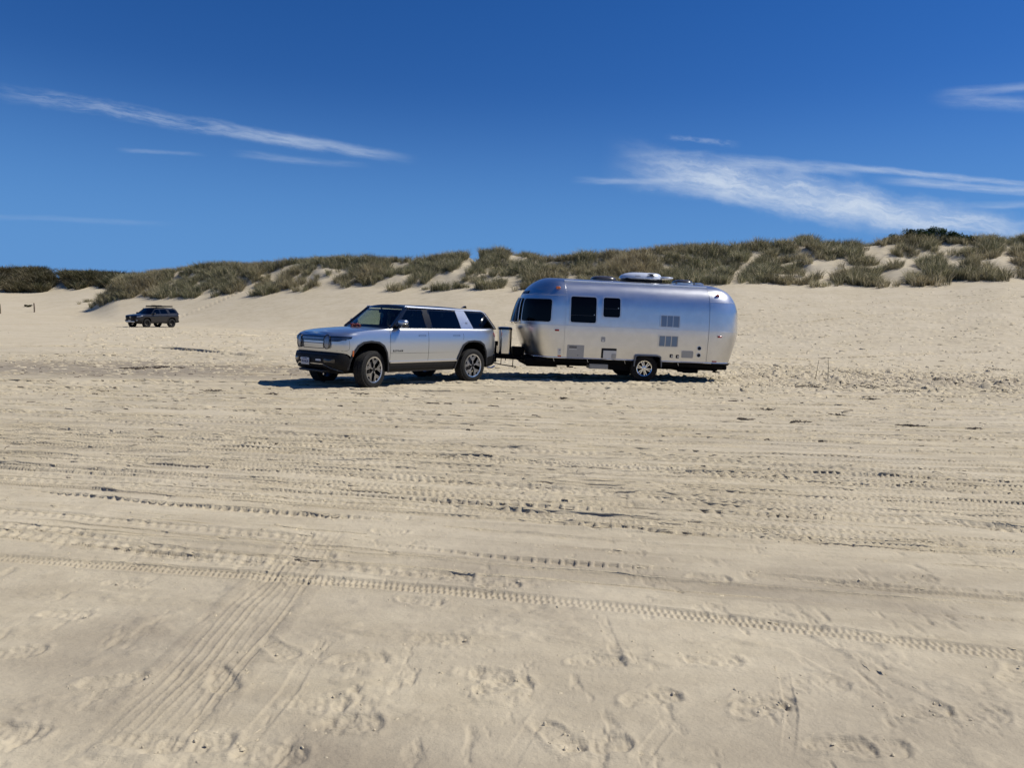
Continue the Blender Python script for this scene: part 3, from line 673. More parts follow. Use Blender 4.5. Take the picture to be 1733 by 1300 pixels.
BARE = [(803, 438, 765, 476, 11), (762, 475, 794, 486, 7), (497, 478, 513, 462, 4), (520, 474, 541, 453, 5), (556, 473, 588, 461, 6), (668, 456, 692, 448, 5), (590, 480, 600, 476, 4),
        (918, 452, 937, 443, 3), (1110, 428, 1122, 455, 4), (1290, 430, 1262, 452, 6), (1262, 452, 1240, 476, 9), (1345, 417, 1372, 430, 5), (1372, 430, 1379, 446, 6), (1379, 446, 1362, 478, 7),
        (1530, 415, 1558, 430, 5), (1558, 430, 1545, 452, 6), (1545, 452, 1505, 476, 11), (1595, 440, 1627, 441, 8), (1610, 445, 1620, 464, 6), (1650, 436, 1672, 434, 6), (1662, 445, 1655, 468, 6),
        (1693, 430, 1740, 446, 4), (1395, 470, 1412, 466, 7), (1433, 458, 1448, 468, 6), (297, 468, 303, 464, 3), (324, 471, 330, 468, 3), (328, 488, 350, 476, 5), (248, 496, 254, 490, 3), (262, 492, 268, 485, 4),
        (400, 480, 420, 470, 3), (440, 470, 452, 462, 3), (380, 474, 388, 462, 3), (462, 487, 475, 470, 4), (640, 486, 655, 476, 4), (700, 484, 715, 470, 4), (850, 462, 865, 456, 3), (1025, 449, 1040, 444, 3), (1180, 462, 1200, 470, 5),
        (1320, 436, 1336, 434, 4), (1690, 458, 1740, 462, 6), (0, 494, 16, 476, 9), (14, 476, 22, 464, 7), (84, 466, 100, 474, 7), (98, 474, 106, 492, 10), (1465, 470, 1480, 455, 4)]
def bare_mask(px, py):
    m = np.zeros(len(px)); j = fbm(px*.11, py*.15, 77, 3)*7
    for x0, y0, x1, y1, r in BARE:
        L2 = (x1-x0)**2+(y1-y0)**2+1e-6; t = np.clip(((px-x0)*(x1-x0)+(py-y0)*(y1-y0))/L2, 0, 1)
        d = np.hypot(px-x0-t*(x1-x0), (py-y0-t*(y1-y0))*1.15); m = np.maximum(m, 1-sm((d+j-r*.75)/(r*.5)))
    return m
def dune_face(X, Y):
    """0 at the toe of the main dune, 1 at its crest"""
    u = X/np.maximum(Y, 1); D = np.interp(u, du_, dv_); zt = EYE+D*np.interp(u, tu_, tv_); vc = np.interp(u, cu_, cv_)
    W = np.maximum((EYE+D*vc-zt)/(.42-vc), 2.0); return (Y-D)/W, W
nc = 150000
X = rng.uniform(-100, 95, nc); Y = rng.uniform(60, 150, nc); u = X/Y
f, W = dune_face(X, Y)
Z = ground_z(X, Y); px, py = to_px(X, Y, Z); bm_ = bare_mask(px, py)
clump = fbm(X*.38, Y*.38, 51, 3)
right = sm((px-1180)/200)
fine_ = fbm(X*1.1, Y*1.1, 57, 3)
toe_edge = sm((f+.10-.10*right+clump*1.7+fine_*.5)/.20)
pr = toe_edge*(1-bm_)*sm((clump+.25-.19*right*(1-sm((f-.75)/.3))+fine_*.6)/.14)*np.where(f > 1.35, .25, 1)*(((f-1)*W) < 7)*(u > -.568+.02*clump)
main_ok = (rng.random(nc) < pr*.92) & (u > -.575) & (u < .95) & (f > -.2)
W2 = 9.0; f2 = (Y-np.interp(u, [-.9, -.4], [FD-1, FD]))/W2
farp = sm((f2+.05+clump*.5)/.12)*(1-bm_)*(f2 < 1.6)*(u < -.45)
far_ok = (rng.random(nc) < farp) & (u > -.95) & ~main_ok
def lay(sel, name, m, h0, h1, smul, seed, nb=46, w=.017, lean=.45, label=None):
    protos = []
    for k in range(4):
        V, Fc, T = blades(nb, .26, h0, h1, lean, w, seed+k, (-.10+.05*k, 0)); protos.append(tone_mesh('tuft_kind', V, Fc, T, m, link=False))
    n_ = int(sel.sum()); P = np.stack([X[sel], Y[sel], Z[sel]-.03], 1)
    R = np.stack([rng.normal(0, .10, n_), rng.normal(0, .10, n_), rng.uniform(0, 6.28, n_)], 1)
    o = scatter(name, P, R, smul*rng.uniform(.55, 1.25, n_)*(1+clump[sel]*.9), rng.integers(0, 4, n_), protos); tag(o, label, 'grass', kind='stuff'); return o
lay(main_ok, 'dune_grass', grassm, .38, .95, 1.0, 100, nb=52, w=.013, lean=.6, label='olive beach grass covering the long sand dune')
lay(far_ok, 'dark_dune_brush', brushm, .5, 1.1, 1.35, 140, nb=60, w=.03, lean=.8, label='dark brush covering the farther dune at far left')

def shrub(name, x, y, w, d, h, seed, m, label, cat='bush', group=None, leaf=.055, n=2600):
    r = random.Random(seed); root = empty(name, (x, y, gz(x, y)-.05)); tag(root, label, cat, group)
    tb = MB()
    for k in range(7):
        a = r.uniform(0, 6.28); L = h*r.uniform(.5, .85); P = [(0, 0, 0), (w*.12*math.cos(a), d*.12*math.sin(a), L*.45), (w*.32*math.cos(a), d*.32*math.sin(a), L)]
        tb.tube(P, [.035, .024, .010], 5)
    tb.build('trunk', M['bark'], root)
    V = []; Fc = []; T = []; lobes = [(r.uniform(-.36, .36)*w, r.uniform(-.3, .3)*d, h*r.uniform(.35, .8), r.uniform(.16, .30)) for _ in range(12)]
    for i in range(n):
        lx, ly, lz, lr = r.choice(lobes); v = Vector((r.gauss(0, 1), r.gauss(0, 1), r.gauss(0, 1))).normalized()*(r.random()**.4)
        c = Vector((lx+v.x*lr*w*.75, ly+v.y*lr*d*.75, max(.02, lz+v.z*lr*h*1.15)))
        a = Vector((r.gauss(0, 1), r.gauss(0, 1), r.gauss(.3, 1))).normalized(); b_ = a.cross(Vector((r.gauss(0, 1), r.gauss(0, 1), r.gauss(0, 1)))).normalized(); s = leaf*r.uniform(.6, 1.5)
        b = len(V); V += [tuple(c-a*s*1.6), tuple(c+b_*s*.6), tuple(c+a*s*1.6), tuple(c-b_*s*.6)]; Fc.append([b, b+1, b+2, b+3]); T += [min(1, max(0, r.random()*.7+.15*v.z))]*4
    tone_mesh('crown', V, Fc, T, m, parent=root); return root
M = {}
M['bark'] = mat('bark', (.09, .07, .05), .9, noise=(8, .4))
def on_crest(px):
    a = ray(px, 405); uu = a[0]/a[1]; D = np.interp(uu, du_, dv_); zt = EYE+D*np.interp(uu, tu_, tv_); vc = np.interp(uu, cu_, cv_)
    Yc = D+max((EYE+D*vc-zt)/(.42-vc), 2.0); return uu*(Yc+1.2), Yc+1.2
for i, (pxx, w, h, lab) in enumerate([(1512, 2.2, .9, 'low dark green bush at the left end of the crest thicket'), (1546, 2.9, 1.35, 'dark green bush on the dune crest, second of the thicket from left'),
                                  (1578, 3.1, 1.55, 'tallest dark green bush in the middle of the crest thicket'), (1606, 2.6, 1.2, 'dark green bush right of the tallest one on the dune crest'), (1632, 1.5, .75, 'smallest dark green bush at the right end of the crest thicket')]):
    x, y = on_crest(pxx); shrub('bush', x, y-.6, w*1.15, 2.0, h*1.15, 60+i, greenm, lab, group='dark green bushes on the dune crest')
h_ = hit(47, 519.5)
shrub('bush', h_.x, h_.y, 1.05, .8, .42, 81, brushm, 'low dry brown bush on bare sand left of the wooden post', leaf=.03, n=1500)
# single grass clumps standing clear of the dune
def clump_thing(px, py, n, spread, seed, label, sc=1.0):
    p = hit(px, py)
    if p is None: return
    V, Fc, T = [], [], []; r = random.Random(seed)
    for k in range(n):
        bx, by = r.gauss(0, spread), r.gauss(0, spread*.6); bz = gz(p.x+bx, p.y+by)-p.z
        blades(34, .2, .3*sc, .75*sc, .6, .016, seed*31+k, (-.15, 0), (bx, by, bz), V, Fc, T)
    o = tone_mesh('grass_clump', V, Fc, T, grassm); o.location = p-Vector((0, 0, .03)); tag(o, label, 'grass', 'grass clumps standing apart at the foot of the dune')
clump_thing(150, 511, 5, .35, 1, 'small grass clump on open sand just left of the dune tip', .8)
clump_thing(1483, 484, 14, .75, 2, 'wide brown grass clump at the dune foot below the broad sand path')
clump_thing(1384, 485, 9, .5, 3, 'grass clump at the dune foot right of the winding sand path')
clump_thing(783, 487, 5, .35, 4, 'small grass clump on the sand path mouth behind the silver car', .8)
clump_thing(722, 489, 3, .25, 5, 'tiny grass clump at the dune foot above the silver car roof', .6)
clump_thing(134, 515, 1, .1, 6, 'lone thin grass sprig on pale sand left of the dune tip', .8)

# wooden posts at far left
M['wood'] = mat('weathered_wood', (.16, .12, .085), .85, noise=(6, .45), bump=(30, .4, .01))
for pxx, pyb, tall, lab in ((58.2, 528.5, 15.5, 'dark wooden post beside the low dry bush'), (0.5, 531, 16.5, 'dark wooden post cut by the left edge of the photo')):
    p = hit(pxx, pyb)
    b = MB(); hgt = tall/F_PX*p.y; r = random.Random(int(pxx))
    b.tube([(0, 0, -.3), (.01, 0, hgt*.5), (-.03, .01, hgt)], [.085, .08, .072], 10)
    o = b.build('wooden_post', M['wood']); o.location = p; tag(o, lab, 'post', 'wooden posts at the far left')

# two thin reeds stuck in the sand
M['reed'] = mat('dry_reed', (.20, .16, .10), .8, noise=(12, .4))
for (x0, y0), (x1, y1), lab in (((1378.5, 647), (1386, 609), 'thin dry reed leaning right, left of the two behind the trailer'), ((1400.6, 648), (1401.5, 605), 'thin upright dry reed, right of the two behind the trailer')):
    p = gp(x0, y0); a = ray(x1, y1); t = p[1]/a[1]; q = (a[0]*t, p[1], EYE+a[2]*t); g0 = gz(*p)
    b = MB().tube([(0, 0, -.08), ((q[0]-p[0])*.45+.01, 0, (q[2]-g0)*.5), (q[0]-p[0], 0, q[2]-g0)], [.010, .008, .005], 6)
    o = b.build('dry_reed', M['reed']); o.location = (*p, g0); tag(o, lab, 'reed', 'two reeds stuck in the sand')

# beach wrack: dark kelp heaps, sticks, chips
M['kelp'] = mat('dried_kelp', (.095, .070, .046), .75, noise=(20, .5))
M['stick'] = mat('driftwood', (.16, .12, .085), .85, noise=(14, .5))
def kelp_mesh(seed, rx, ry, n, hgt=.06, cx=0, cy=0):
    r = random.Random(seed); b = MB()
    for i in range(n):
        a = r.uniform(0, 6.28); d = math.sqrt(r.random()); x, y = rx*d*math.cos(a), ry*d*math.sin(a); th = r.gauss(0, .6); L = r.uniform(.06, .22)
        P = []; g0 = gz(cx, cy)
        for k in range(5):
            P.append((x, y, gz(cx+x, cy+y)-g0+r.uniform(.0, hgt)*(1-d*.6))); x += L/4*math.cos(th); y += L/4*math.sin(th); th += r.gauss(0, .6)
        b.tube(P, [.003, .007, .008, .006, .002], 5)
    return b
KE = [(218, 626, .34, .10, 46, 'dark kelp heap on damp sand, leftmost behind the shadow of the silver car'), (240, 625, .50, .14, 70, 'largest dark kelp heap on the damp sand at left'),
      (284, 624, .52, .12, 60, 'dark kelp strand heap right of the largest one at left'), (168, 663, .12, .04, 8, 'tiny dark kelp scrap left of the kelp heaps'),
      (358, 664, .22, .06, 22, 'small kelp tangle on the sand left of the car shadow tip'), (458, 668, .12, .04, 10, 'kelp scrap just below the car shadow tip'),
      (1385, 658, .70, .22, 90, 'long twiggy kelp heap at the foot of the two reeds'), (1450, 658, .50, .16, 50, 'twiggy kelp heap right of the one under the reeds'),
      (1530, 665, .45, .10, 36, 'flat kelp strand right of the two twiggy heaps'), (1590, 648, .55, .10, 40, 'dark kelp strand on damp sand near the right edge'),
      (1700, 662, .50, .08, 30, 'thin dark kelp strand at the right edge of the photo'), (1470, 676, .20, .06, 20, 'small dark kelp scrap below the twiggy heaps'),
      (1535, 722, .24, .07, 30, 'dark kelp scrap in the open tracks at right'), (1355, 716, .26, .08, 18, 'kelp scrap in the tracks below the reeds'), (1645, 728, .20, .05, 16, 'lowest kelp scrap at the far right tracks'),
      (1410, 705, .18, .06, 16, 'kelp scrap beside the tracks, between two others at right'), (1253, 711, .16, .05, 14, 'kelp scrap in the tracks below the trailer rear'), (1290, 694, .20, .05, 14, 'flat kelp scrap below and right of the trailer'),
      (948, 676, .10, .05, 12, 'small dark kelp scrap in front of the trailer tongue'), (610, 668, .12, .03, 8, 'kelp scrap right in front of the silver car front wheel'), (1255, 592, .4, .10, 26, 'dark kelp strand right behind the trailer'),
      (1500, 658, .36, .10, 24, 'short kelp strand beside the damp patch at right'), (1690, 627, .55, .12, 36, 'spread kelp patch near the right edge, above the damp sand'), (1590, 617, .14, .06, 12, 'small dark kelp knot in the rough sand at right')]
for i, (pxx, pyy, rx, ry, n, lab) in enumerate(KE):
    cx, cy = gp(pxx, pyy); g0 = gz(cx, cy)
    o = kelp_mesh(300+i, rx*(.85 if pyy > 670 else 1.0), ry*1.3, int(n*.7), .045, cx, cy).build('kelp_heap', M['kelp'], smooth=60); o.location = (cx, cy, g0); tag(o, lab, 'seaweed', 'kelp washed up on the beach')
def debris(name, m, n, dist, long, thick, label):
    r = random.Random(9); b = MB()
    for i in range(n):
        pxx, pyy = dist(r); cx, cy = gp(pxx, pyy); g0 = gz(cx, cy)
        if not (1.5 < cy < 70): continue
        L = r.uniform(*long); th = r.gauss(0, .7); t = thick*r.uniform(.6, 1.6); q = t*.7
        dx, dy = L/2*math.cos(th), L/2*math.sin(th); nx, ny = -math.sin(th)*t, math.cos(th)*t
        V = [(cx-dx-nx, cy-dy-ny, g0-.01), (cx-dx+nx, cy-dy+ny, g0-.01), (cx+dx+nx, cy+dy+ny, g0-.01), (cx+dx-nx, cy+dy-ny, g0-.01), (cx-dx*.7, cy-dy*.7, g0+q*2), (cx+dx*.7, cy+dy*.7, g0+q*r.uniform(1, 4))]
        b.add(V, [[0, 1, 4], [1, 2, 5, 4], [2, 3, 5], [3, 0, 4, 5]])
    o = b.build(name, m, smooth=0, fixn=False); tag(o, label, 'debris', kind='stuff'); return o
def d1(r):
    if r.random() < .6: return (r.uniform(0, 1733), 600+abs(r.gauss(0, 1))*34)
    if r.random() < .6: return (r.uniform(1150, 1733), r.gauss(632, 20))
    return (r.uniform(0, 1733), 560+r.random()**2*200)
debris('beach_litter', M['kelp'], 900, d1, (.02, .13), .006, 'dark bits of seaweed and twig scattered over the sand')
debris('driftwood_chips', M['stick'], 220, lambda r: (r.uniform(0, 1733), 590+r.random()*110), (.05, .3), .005, 'brown twigs lying on the sand near the vehicles')

# ------------------------------------------------------------------ materials for the vehicles
M['silver'] = mat('silver_paint', (.52, .55, .59), .28, .88, coat=.8, coat_r=.04)
M['roof_black'] = mat('roof_black', (.006, .007, .010), .30, spec=.35)
M['well'] = mat('wheel_well_lining', (.004, .004, .004), .9, spec=.1)
M['charcoal'] = mat('charcoal_paint', (.008, .009, .013), .36, .25, coat=.45, coat_r=.05)
M['black_gloss'] = mat('black_gloss', (.008, .009, .012), .12, spec=.6, coat=.5)
M['black'] = mat('black_plastic', (.0065, .0065, .007), .6, spec=.25, noise=(9, .3))
M['dark_clad'] = mat('dark_cladding', (.022, .023, .026), .5, spec=.35)
M['rubber'] = mat('tyre_rubber', (.013, .013, .013), .80, spec=.25, noise=(25, .35))
M['dusty_rubber'] = mat('dusty_tread', (.028, .026, .023), .9, noise=(30, .6))
M['alloy'] = mat('machined_alloy', (.62, .62, .63), .28, 1.0)
M['dark_alloy'] = mat('dark_alloy', (.02, .02, .023), .35, .5)
M['chrome'] = mat('bright_trim', (.75, .76, .78), .14, 1.0)
M['lamp_glass'] = mat('lamp_glass', (.09, .10, .12), .10, .6, coat=1)
M['lamp_bar'] = mat('lamp_bar', (.19, .21, .25), .25, .5, coat=1)
M['red_lens'] = mat('red_lens', (.28, .012, .012), .2, coat=1)
M['amber_lens'] = mat('amber_lens', (.55, .12, .02), .25, coat=1)
M['plate'] = mat('plate_white', (.52, .53, .55), .45)
M['plate_blue'] = mat('plate_lettering', (.03, .045, .12), .5)
M['tint'] = glass('dark_tinted_glass', (.018, .022, .028)); M['clear'] = glass('green_tinted_glass', (.60, .72, .64)); M['trailer_glass'] = mat('trailer_window_glass', (.002, .0025, .004), .05, spec=.12)
M['seat'] = mat('seat_fabric', (.02, .02, .022), .8)
M['interior'] = mat('interior_black', (.010, .010, .011), .8)
M['red_cloth'] = mat('red_strap', (.16, .012, .014), .6, noise=(30, .5)); M['pink'] = mat('pink_strap', (.60, .20, .17), .6)
M['white'] = mat('white_fluff', (.7, .7, .7), .8)
M['gap'] = mat('panel_gap', (.01, .01, .012), .8)

def interp(x, T): return float(np.interp(x, T[0], T[1]))
class Skin:
    """car body side described by tables of z: extents and width"""
    def __init__(s, W, XSF, XSR, FX, RX, V, nf=4.0, nr=4.0): s.W, s.XSF, s.XSR, s.FX, s.RX, s.V, s.nf, s.nr = W, XSF, XSR, FX, RX, V, nf, nr
    def half(s, x, z):
        w = s.W*interp(z, s.V)
        if x > s.XSF: q = min(1, (x-s.XSF)/(interp(z, s.FX)-s.XSF)); return w*max(0, 1-q**s.nf)**(1/s.nf)
        if x < s.XSR: q = min(1, (s.XSR-x)/(s.XSR-interp(z, s.RX))); return w*max(0, 1-q**s.nr)**(1/s.nr)
        return w
    def side(s, sg=1): return surf_of(lambda x, z: (x, sg*s.half(x, z), z), -sg)
    def front(s):
        def f(y, z):
            w = s.W*interp(z, s.V); q = min(1, abs(y)/w); return (s.XSF+(interp(z, s.FX)-s.XSF)*max(0, 1-q**s.nf)**(1/s.nf), y, z)
        return surf_of(f)
    def solid(s, zb, zt, T, crown=None, xs=None):
        """closed solid between zb(x) and zt(x)"""
        per = []
        for k in range(15):
            a = math.pi/2*k/14; per.append(('F', math.cos(a)**(2/s.nf), math.sin(a)**(2/s.nf)))
        for x in (xs or np.linspace(s.XSF, s.XSR, 26)[1:-1]): per.append(('S', x, 1.0))
        for k in range(15):
            a = math.pi/2*(1-k/14); per.append(('R', math.cos(a)**(2/s.nr), math.sin(a)**(2/s.nr)))
        nP = len(per); fxn, rxn = interp(.9, s.FX), interp(.9, s.RX); V = []; Fc = []
        def pt(k, t, sg):
            typ, a, b = per[k]; xn = s.XSF+(fxn-s.XSF)*a if typ == 'F' else s.XSR+(rxn-s.XSR)*a if typ == 'R' else a
            z = zb(xn)+t*(zt(xn)-zb(xn)); x = s.XSF+(interp(z, s.FX)-s.XSF)*a if typ == 'F' else s.XSR+(interp(z, s.RX)-s.XSR)*a if typ == 'R' else a
            return (x, sg*s.W*interp(z, s.V)*b, z)
        ring = [(k, 1) for k in range(nP)]+[(k, -1) for k in range(nP-2, 0, -1)]; n = len(ring)
        for t in T:
            for k, sg in ring: V.append(pt(k, t, sg))
        for i in range(len(T)-1):
            for j in range(n): Fc.append([i*n+j, i*n+(j+1) % n, (i+1)*n+(j+1) % n, (i+1)*n+j])
        K = 10
        for lev, flip in ((0, True), (len(T)-1, False)):
            prev = [lev*n]*1
            base = lev*n; rows = []
            for k in range(nP):
                if k in (0, nP-1): rows.append([base+k]); continue
                L = base+k; R = base+n-k; a = Vector(V[L]); b = Vector(V[R]); row_ = [L]
                for j in range(1, K):
                    v = j/K; p = a.lerp(b, v)
                    if crown and not flip: p.z += crown(p.x)*(1-(2*v-1)**2)**.8
                    V.append(tuple(p)); row_.append(len(V)-1)
                rows.append(row_+[R])
            for k in range(nP-1):
                A, B = rows[k], rows[k+1]
                if len(A) == 1:
                    for j in range(K): Fc.append([A[0], B[j], B[j+1]])
                elif len(B) == 1:
                    for j in range(K): Fc.append([A[j], B[0], A[j+1]])
                else:
                    for j in range(K): Fc.append([A[j], B[j], B[j+1], A[j+1]])
        return V, Fc
def inpoly(x, z, P):
    c = False; j = len(P)-1
    for i in range(len(P)):
        if (P[i][1] > z) != (P[j][1] > z) and x < (P[j][0]-P[i][0])*(z-P[i][1])/(P[j][1]-P[i][1])+P[i][0]: c = not c
        j = i
    return c
def wheel_cut(obj, wells, yin, yout, black_i=1, skin=None):
    cs = []
    for P in wells:
        for sg in (1, -1):
            b = MB(); b.prism(P, sg*yin, sg*yout); cs.append(b.build('cutter', M['black'], smooth=0))
    cut(obj, cs)
    me = obj.data; inner_ = Matrix()
    big = [[(cx+(x-cx)*1.015, z*1.0+.008*(z-.5)) for x, z in P] for P in wells for cx in [sum(p[0] for p in P)/len(P)]]
    for p in me.polygons:
        x, y, z = p.center
        if (any(inpoly(x, z, P) for P in big) and abs(y) > yin-.02) or (skin and z < 1.04 and abs(y) > yin-.02 and abs(y) < skin.half(x, z)-.012 and any(P[0][0]-.03 < x < P[-1][0]+.03 or P[-1][0]-.03 < x < P[0][0]+.03 for P in wells)): p.material_index = black_i
def scale_arch(P, cx, cz, k): return [(cx+(x-cx)*k, cz+(z-cz)*k if z > cz else z) for x, z in P]

def tyre_parts(root_or_wheel, r, w, rim_r, tread=True, dusty=True, n=48):
    h = w/2; b = MB()
    b.lathe([(rim_r, h*.72), (rim_r+.012, h*.88), (rim_r+(r-rim_r)*.5, h*1.0), (r-.035, h*.93), (r-.014, h*.80), (r-.010, h*.5), (r-.010, -h*.5), (r-.014, -h*.80), (r-.035, -h*.93), (rim_r+(r-rim_r)*.5, -h), (rim_r+.012, -h*.88), (rim_r, -h*.72)], n)
    b.cur = 1
    if tread:
        nb = 60
        for k in range(nb):
            for j, yy in enumerate((-.66, -.24, .24, .66)):
                a = 2*math.pi*(k+.5*(j % 2))/nb; R = Matrix.Rotation(-a, 4, 'Y')
                b.box((r-.008, yy*h, 0), (.014, h*.36, 2*math.pi*r/nb*.80), M=R)
    return b.build('tyre', [M['rubber'], M['dusty_rubber'] if dusty else M['rubber']], root_or_wheel, smooth=40)
def bar(b, p, q, w, t, y0, ztop=0):
    """flat bar in the wheel plane from p to q, (x, z)"""
    p = Vector(p); q = Vector(q); d = (q-p).normalized(); nrm = Vector((-d.y, d.x))*w/2
    b.prism([tuple(p+nrm), tuple(p-nrm), tuple(q-nrm), tuple(q+nrm)], y0, y0+t)
def polar(r, a): return (r*math.cos(math.radians(a)), r*math.sin(math.radians(a)))
def wheel_suv(parent, x, y, z, sg, r=.415, w=.275, steer=0, spin=0):
    wh = empty('wheel', (x, sg*y, z), (0, 0, (math.pi if sg < 0 else 0)+steer)); wh.parent = parent
    tyre_parts(wh, r, w, .275)
    h = w/2
    b = MB(); b.lathe([(.272, -.10), (.255, .05), (.258, h*.80), (.279, h*.82), (.279, h*.70), (.272, -.10)], 48)
    b.build('rim', M['dark_alloy'], wh, smooth=40)
    b = MB(); b.lathe([(.258, h*.82), (.262, h*.90), (.288, h*.93), (.290, h*.80)], 48, close=True)
    face = h*.76
    for k in range(5):
        a = 90+72*k+spin
        # spoke: narrow Y pair splitting to the rim, edged in bright metal
        bar(b, polar(.045, a+10), polar(.165, a+3), .010, .012, face); bar(b, polar(.045, a-10), polar(.165, a-3), .010, .012, face)
        for s_ in (-1, 1):
            bar(b, polar(.155, a+s_*2.5), polar(.205, a+s_*9), .017, .014, face); bar(b, polar(.20, a+s_*9), polar(.272, a+s_*14), .018, .014, face)
            bar(b, polar(.13, a+s_*9), polar(.272, a+s_*24), .015, .014, face)
        bar(b, polar(.205, a-9), polar(.205, a+9), .010, .012, face)
    b.build('spoke_edges', M['alloy'], wh)
    b = MB()
    for k in range(5):
        a = 90+72*k+spin
        b.prism([polar(.04, a+30), polar(.04, a-30), polar(.15, a-7), polar(.20, a-12), polar(.27, a-20), polar(.27, a-12), polar(.19, a-7), polar(.19, a+7), polar(.27, a+12), polar(.27, a+20), polar(.20, a+12), polar(.15, a+7)], face-.035, face-.004)
    b.lathe([(0, face+.006), (.05, face+.006), (.058, face-.01), (.058, face-.05)], 20)
    b.build('spokes', M['dark_alloy'], wh)
    b = MB(); b.lathe([(.0, -.02), (.19, -.02), (.19, -.045), (.0, -.045)], 32); b.box((.12, 0, .02), (.08, .06, .14), bev=.01); b.lathe([(0, 0), (.075, 0), (.08, -.02)], 20)
    b.build('brake_disc', mat('brake', (.12, .12, .13), .4, .8) if 'brake' not in bpy.data.materials else bpy.data.materials['brake'], wh)
    return wh

# ------------------------------------------------------------------ a car from a table of measurements
def car_shell(root, c):
    sk = Skin(c['W'], c['XSF'], c['XSR'], c['FX'], c['RX'], c['V'], c.get('nf', 4), c.get('nr', 4))
    lo = Skin(c['W'], c['XSF'], c['XSR'], c['FXL'], c['RXL'], c['VL'], c.get('nf', 4), c.get('nr', 4))
    zs = lambda x: interp(x, c['SPLIT']); zt = lambda x: interp(x, c['TOP']); zb = lambda x: interp(x, c['BOT'])
    T = [0, .02, .08, .18, .28, .38, .46, .54, .62, .70, .77, .83, .88, .92, .95, .975, .99, 1]
    V, Fc = sk.solid(lambda x: zs(x)+.002, zt, T, c['CROWN'])
    b = MB(); b.add(V, Fc); body = b.build('body', [M[c['paint']], M['well']], root)
    V, Fc = lo.solid(zb, lambda x: zs(x)-.002, [0, .06, .2, .4, .6, .8, .94, 1])
    b = MB(); b.add(V, Fc); low = b.build('lower_cladding', [M['black'], M['well']], root)
    inner = [scale_arch(P, cx, c['R'], c.get('arch_k', .935)) for P, cx in ((c['ARCHF'], c['WB']/2), (c['ARCHR'], -c['WB']/2))]
    wells = [[(P[0][0], zb(0)-.3)]+P+[(P[-1][0], zb(0)-.3)] for P in inner]
    wheel_cut(body, wells, c['W']*.30, c['W']*1.4, skin=sk); wheel_cut(low, wells, c['W']*.30, c['W']*1.4)
    for sg in (1, -1):
        for P, Q in zip((c['ARCHF'], c['ARCHR']), inner):
            P2 = sum([[tuple(Vector(P[i]).lerp(Vector(P[i+1]), j/3)) for j in range(3)] for i in range(len(P)-1)], [])+[P[-1]]
            Q2 = sum([[tuple(Vector(Q[i]).lerp(Vector(Q[i+1]), j/3)) for j in range(3)] for i in range(len(Q)-1)], [])+[Q[-1]]
            MB().strip(sk.side(sg), Q2, P2, -.05, .022).build('wheel_arch', M[c.get('arch_m', 'dark_clad')], root)
    return sk, lo
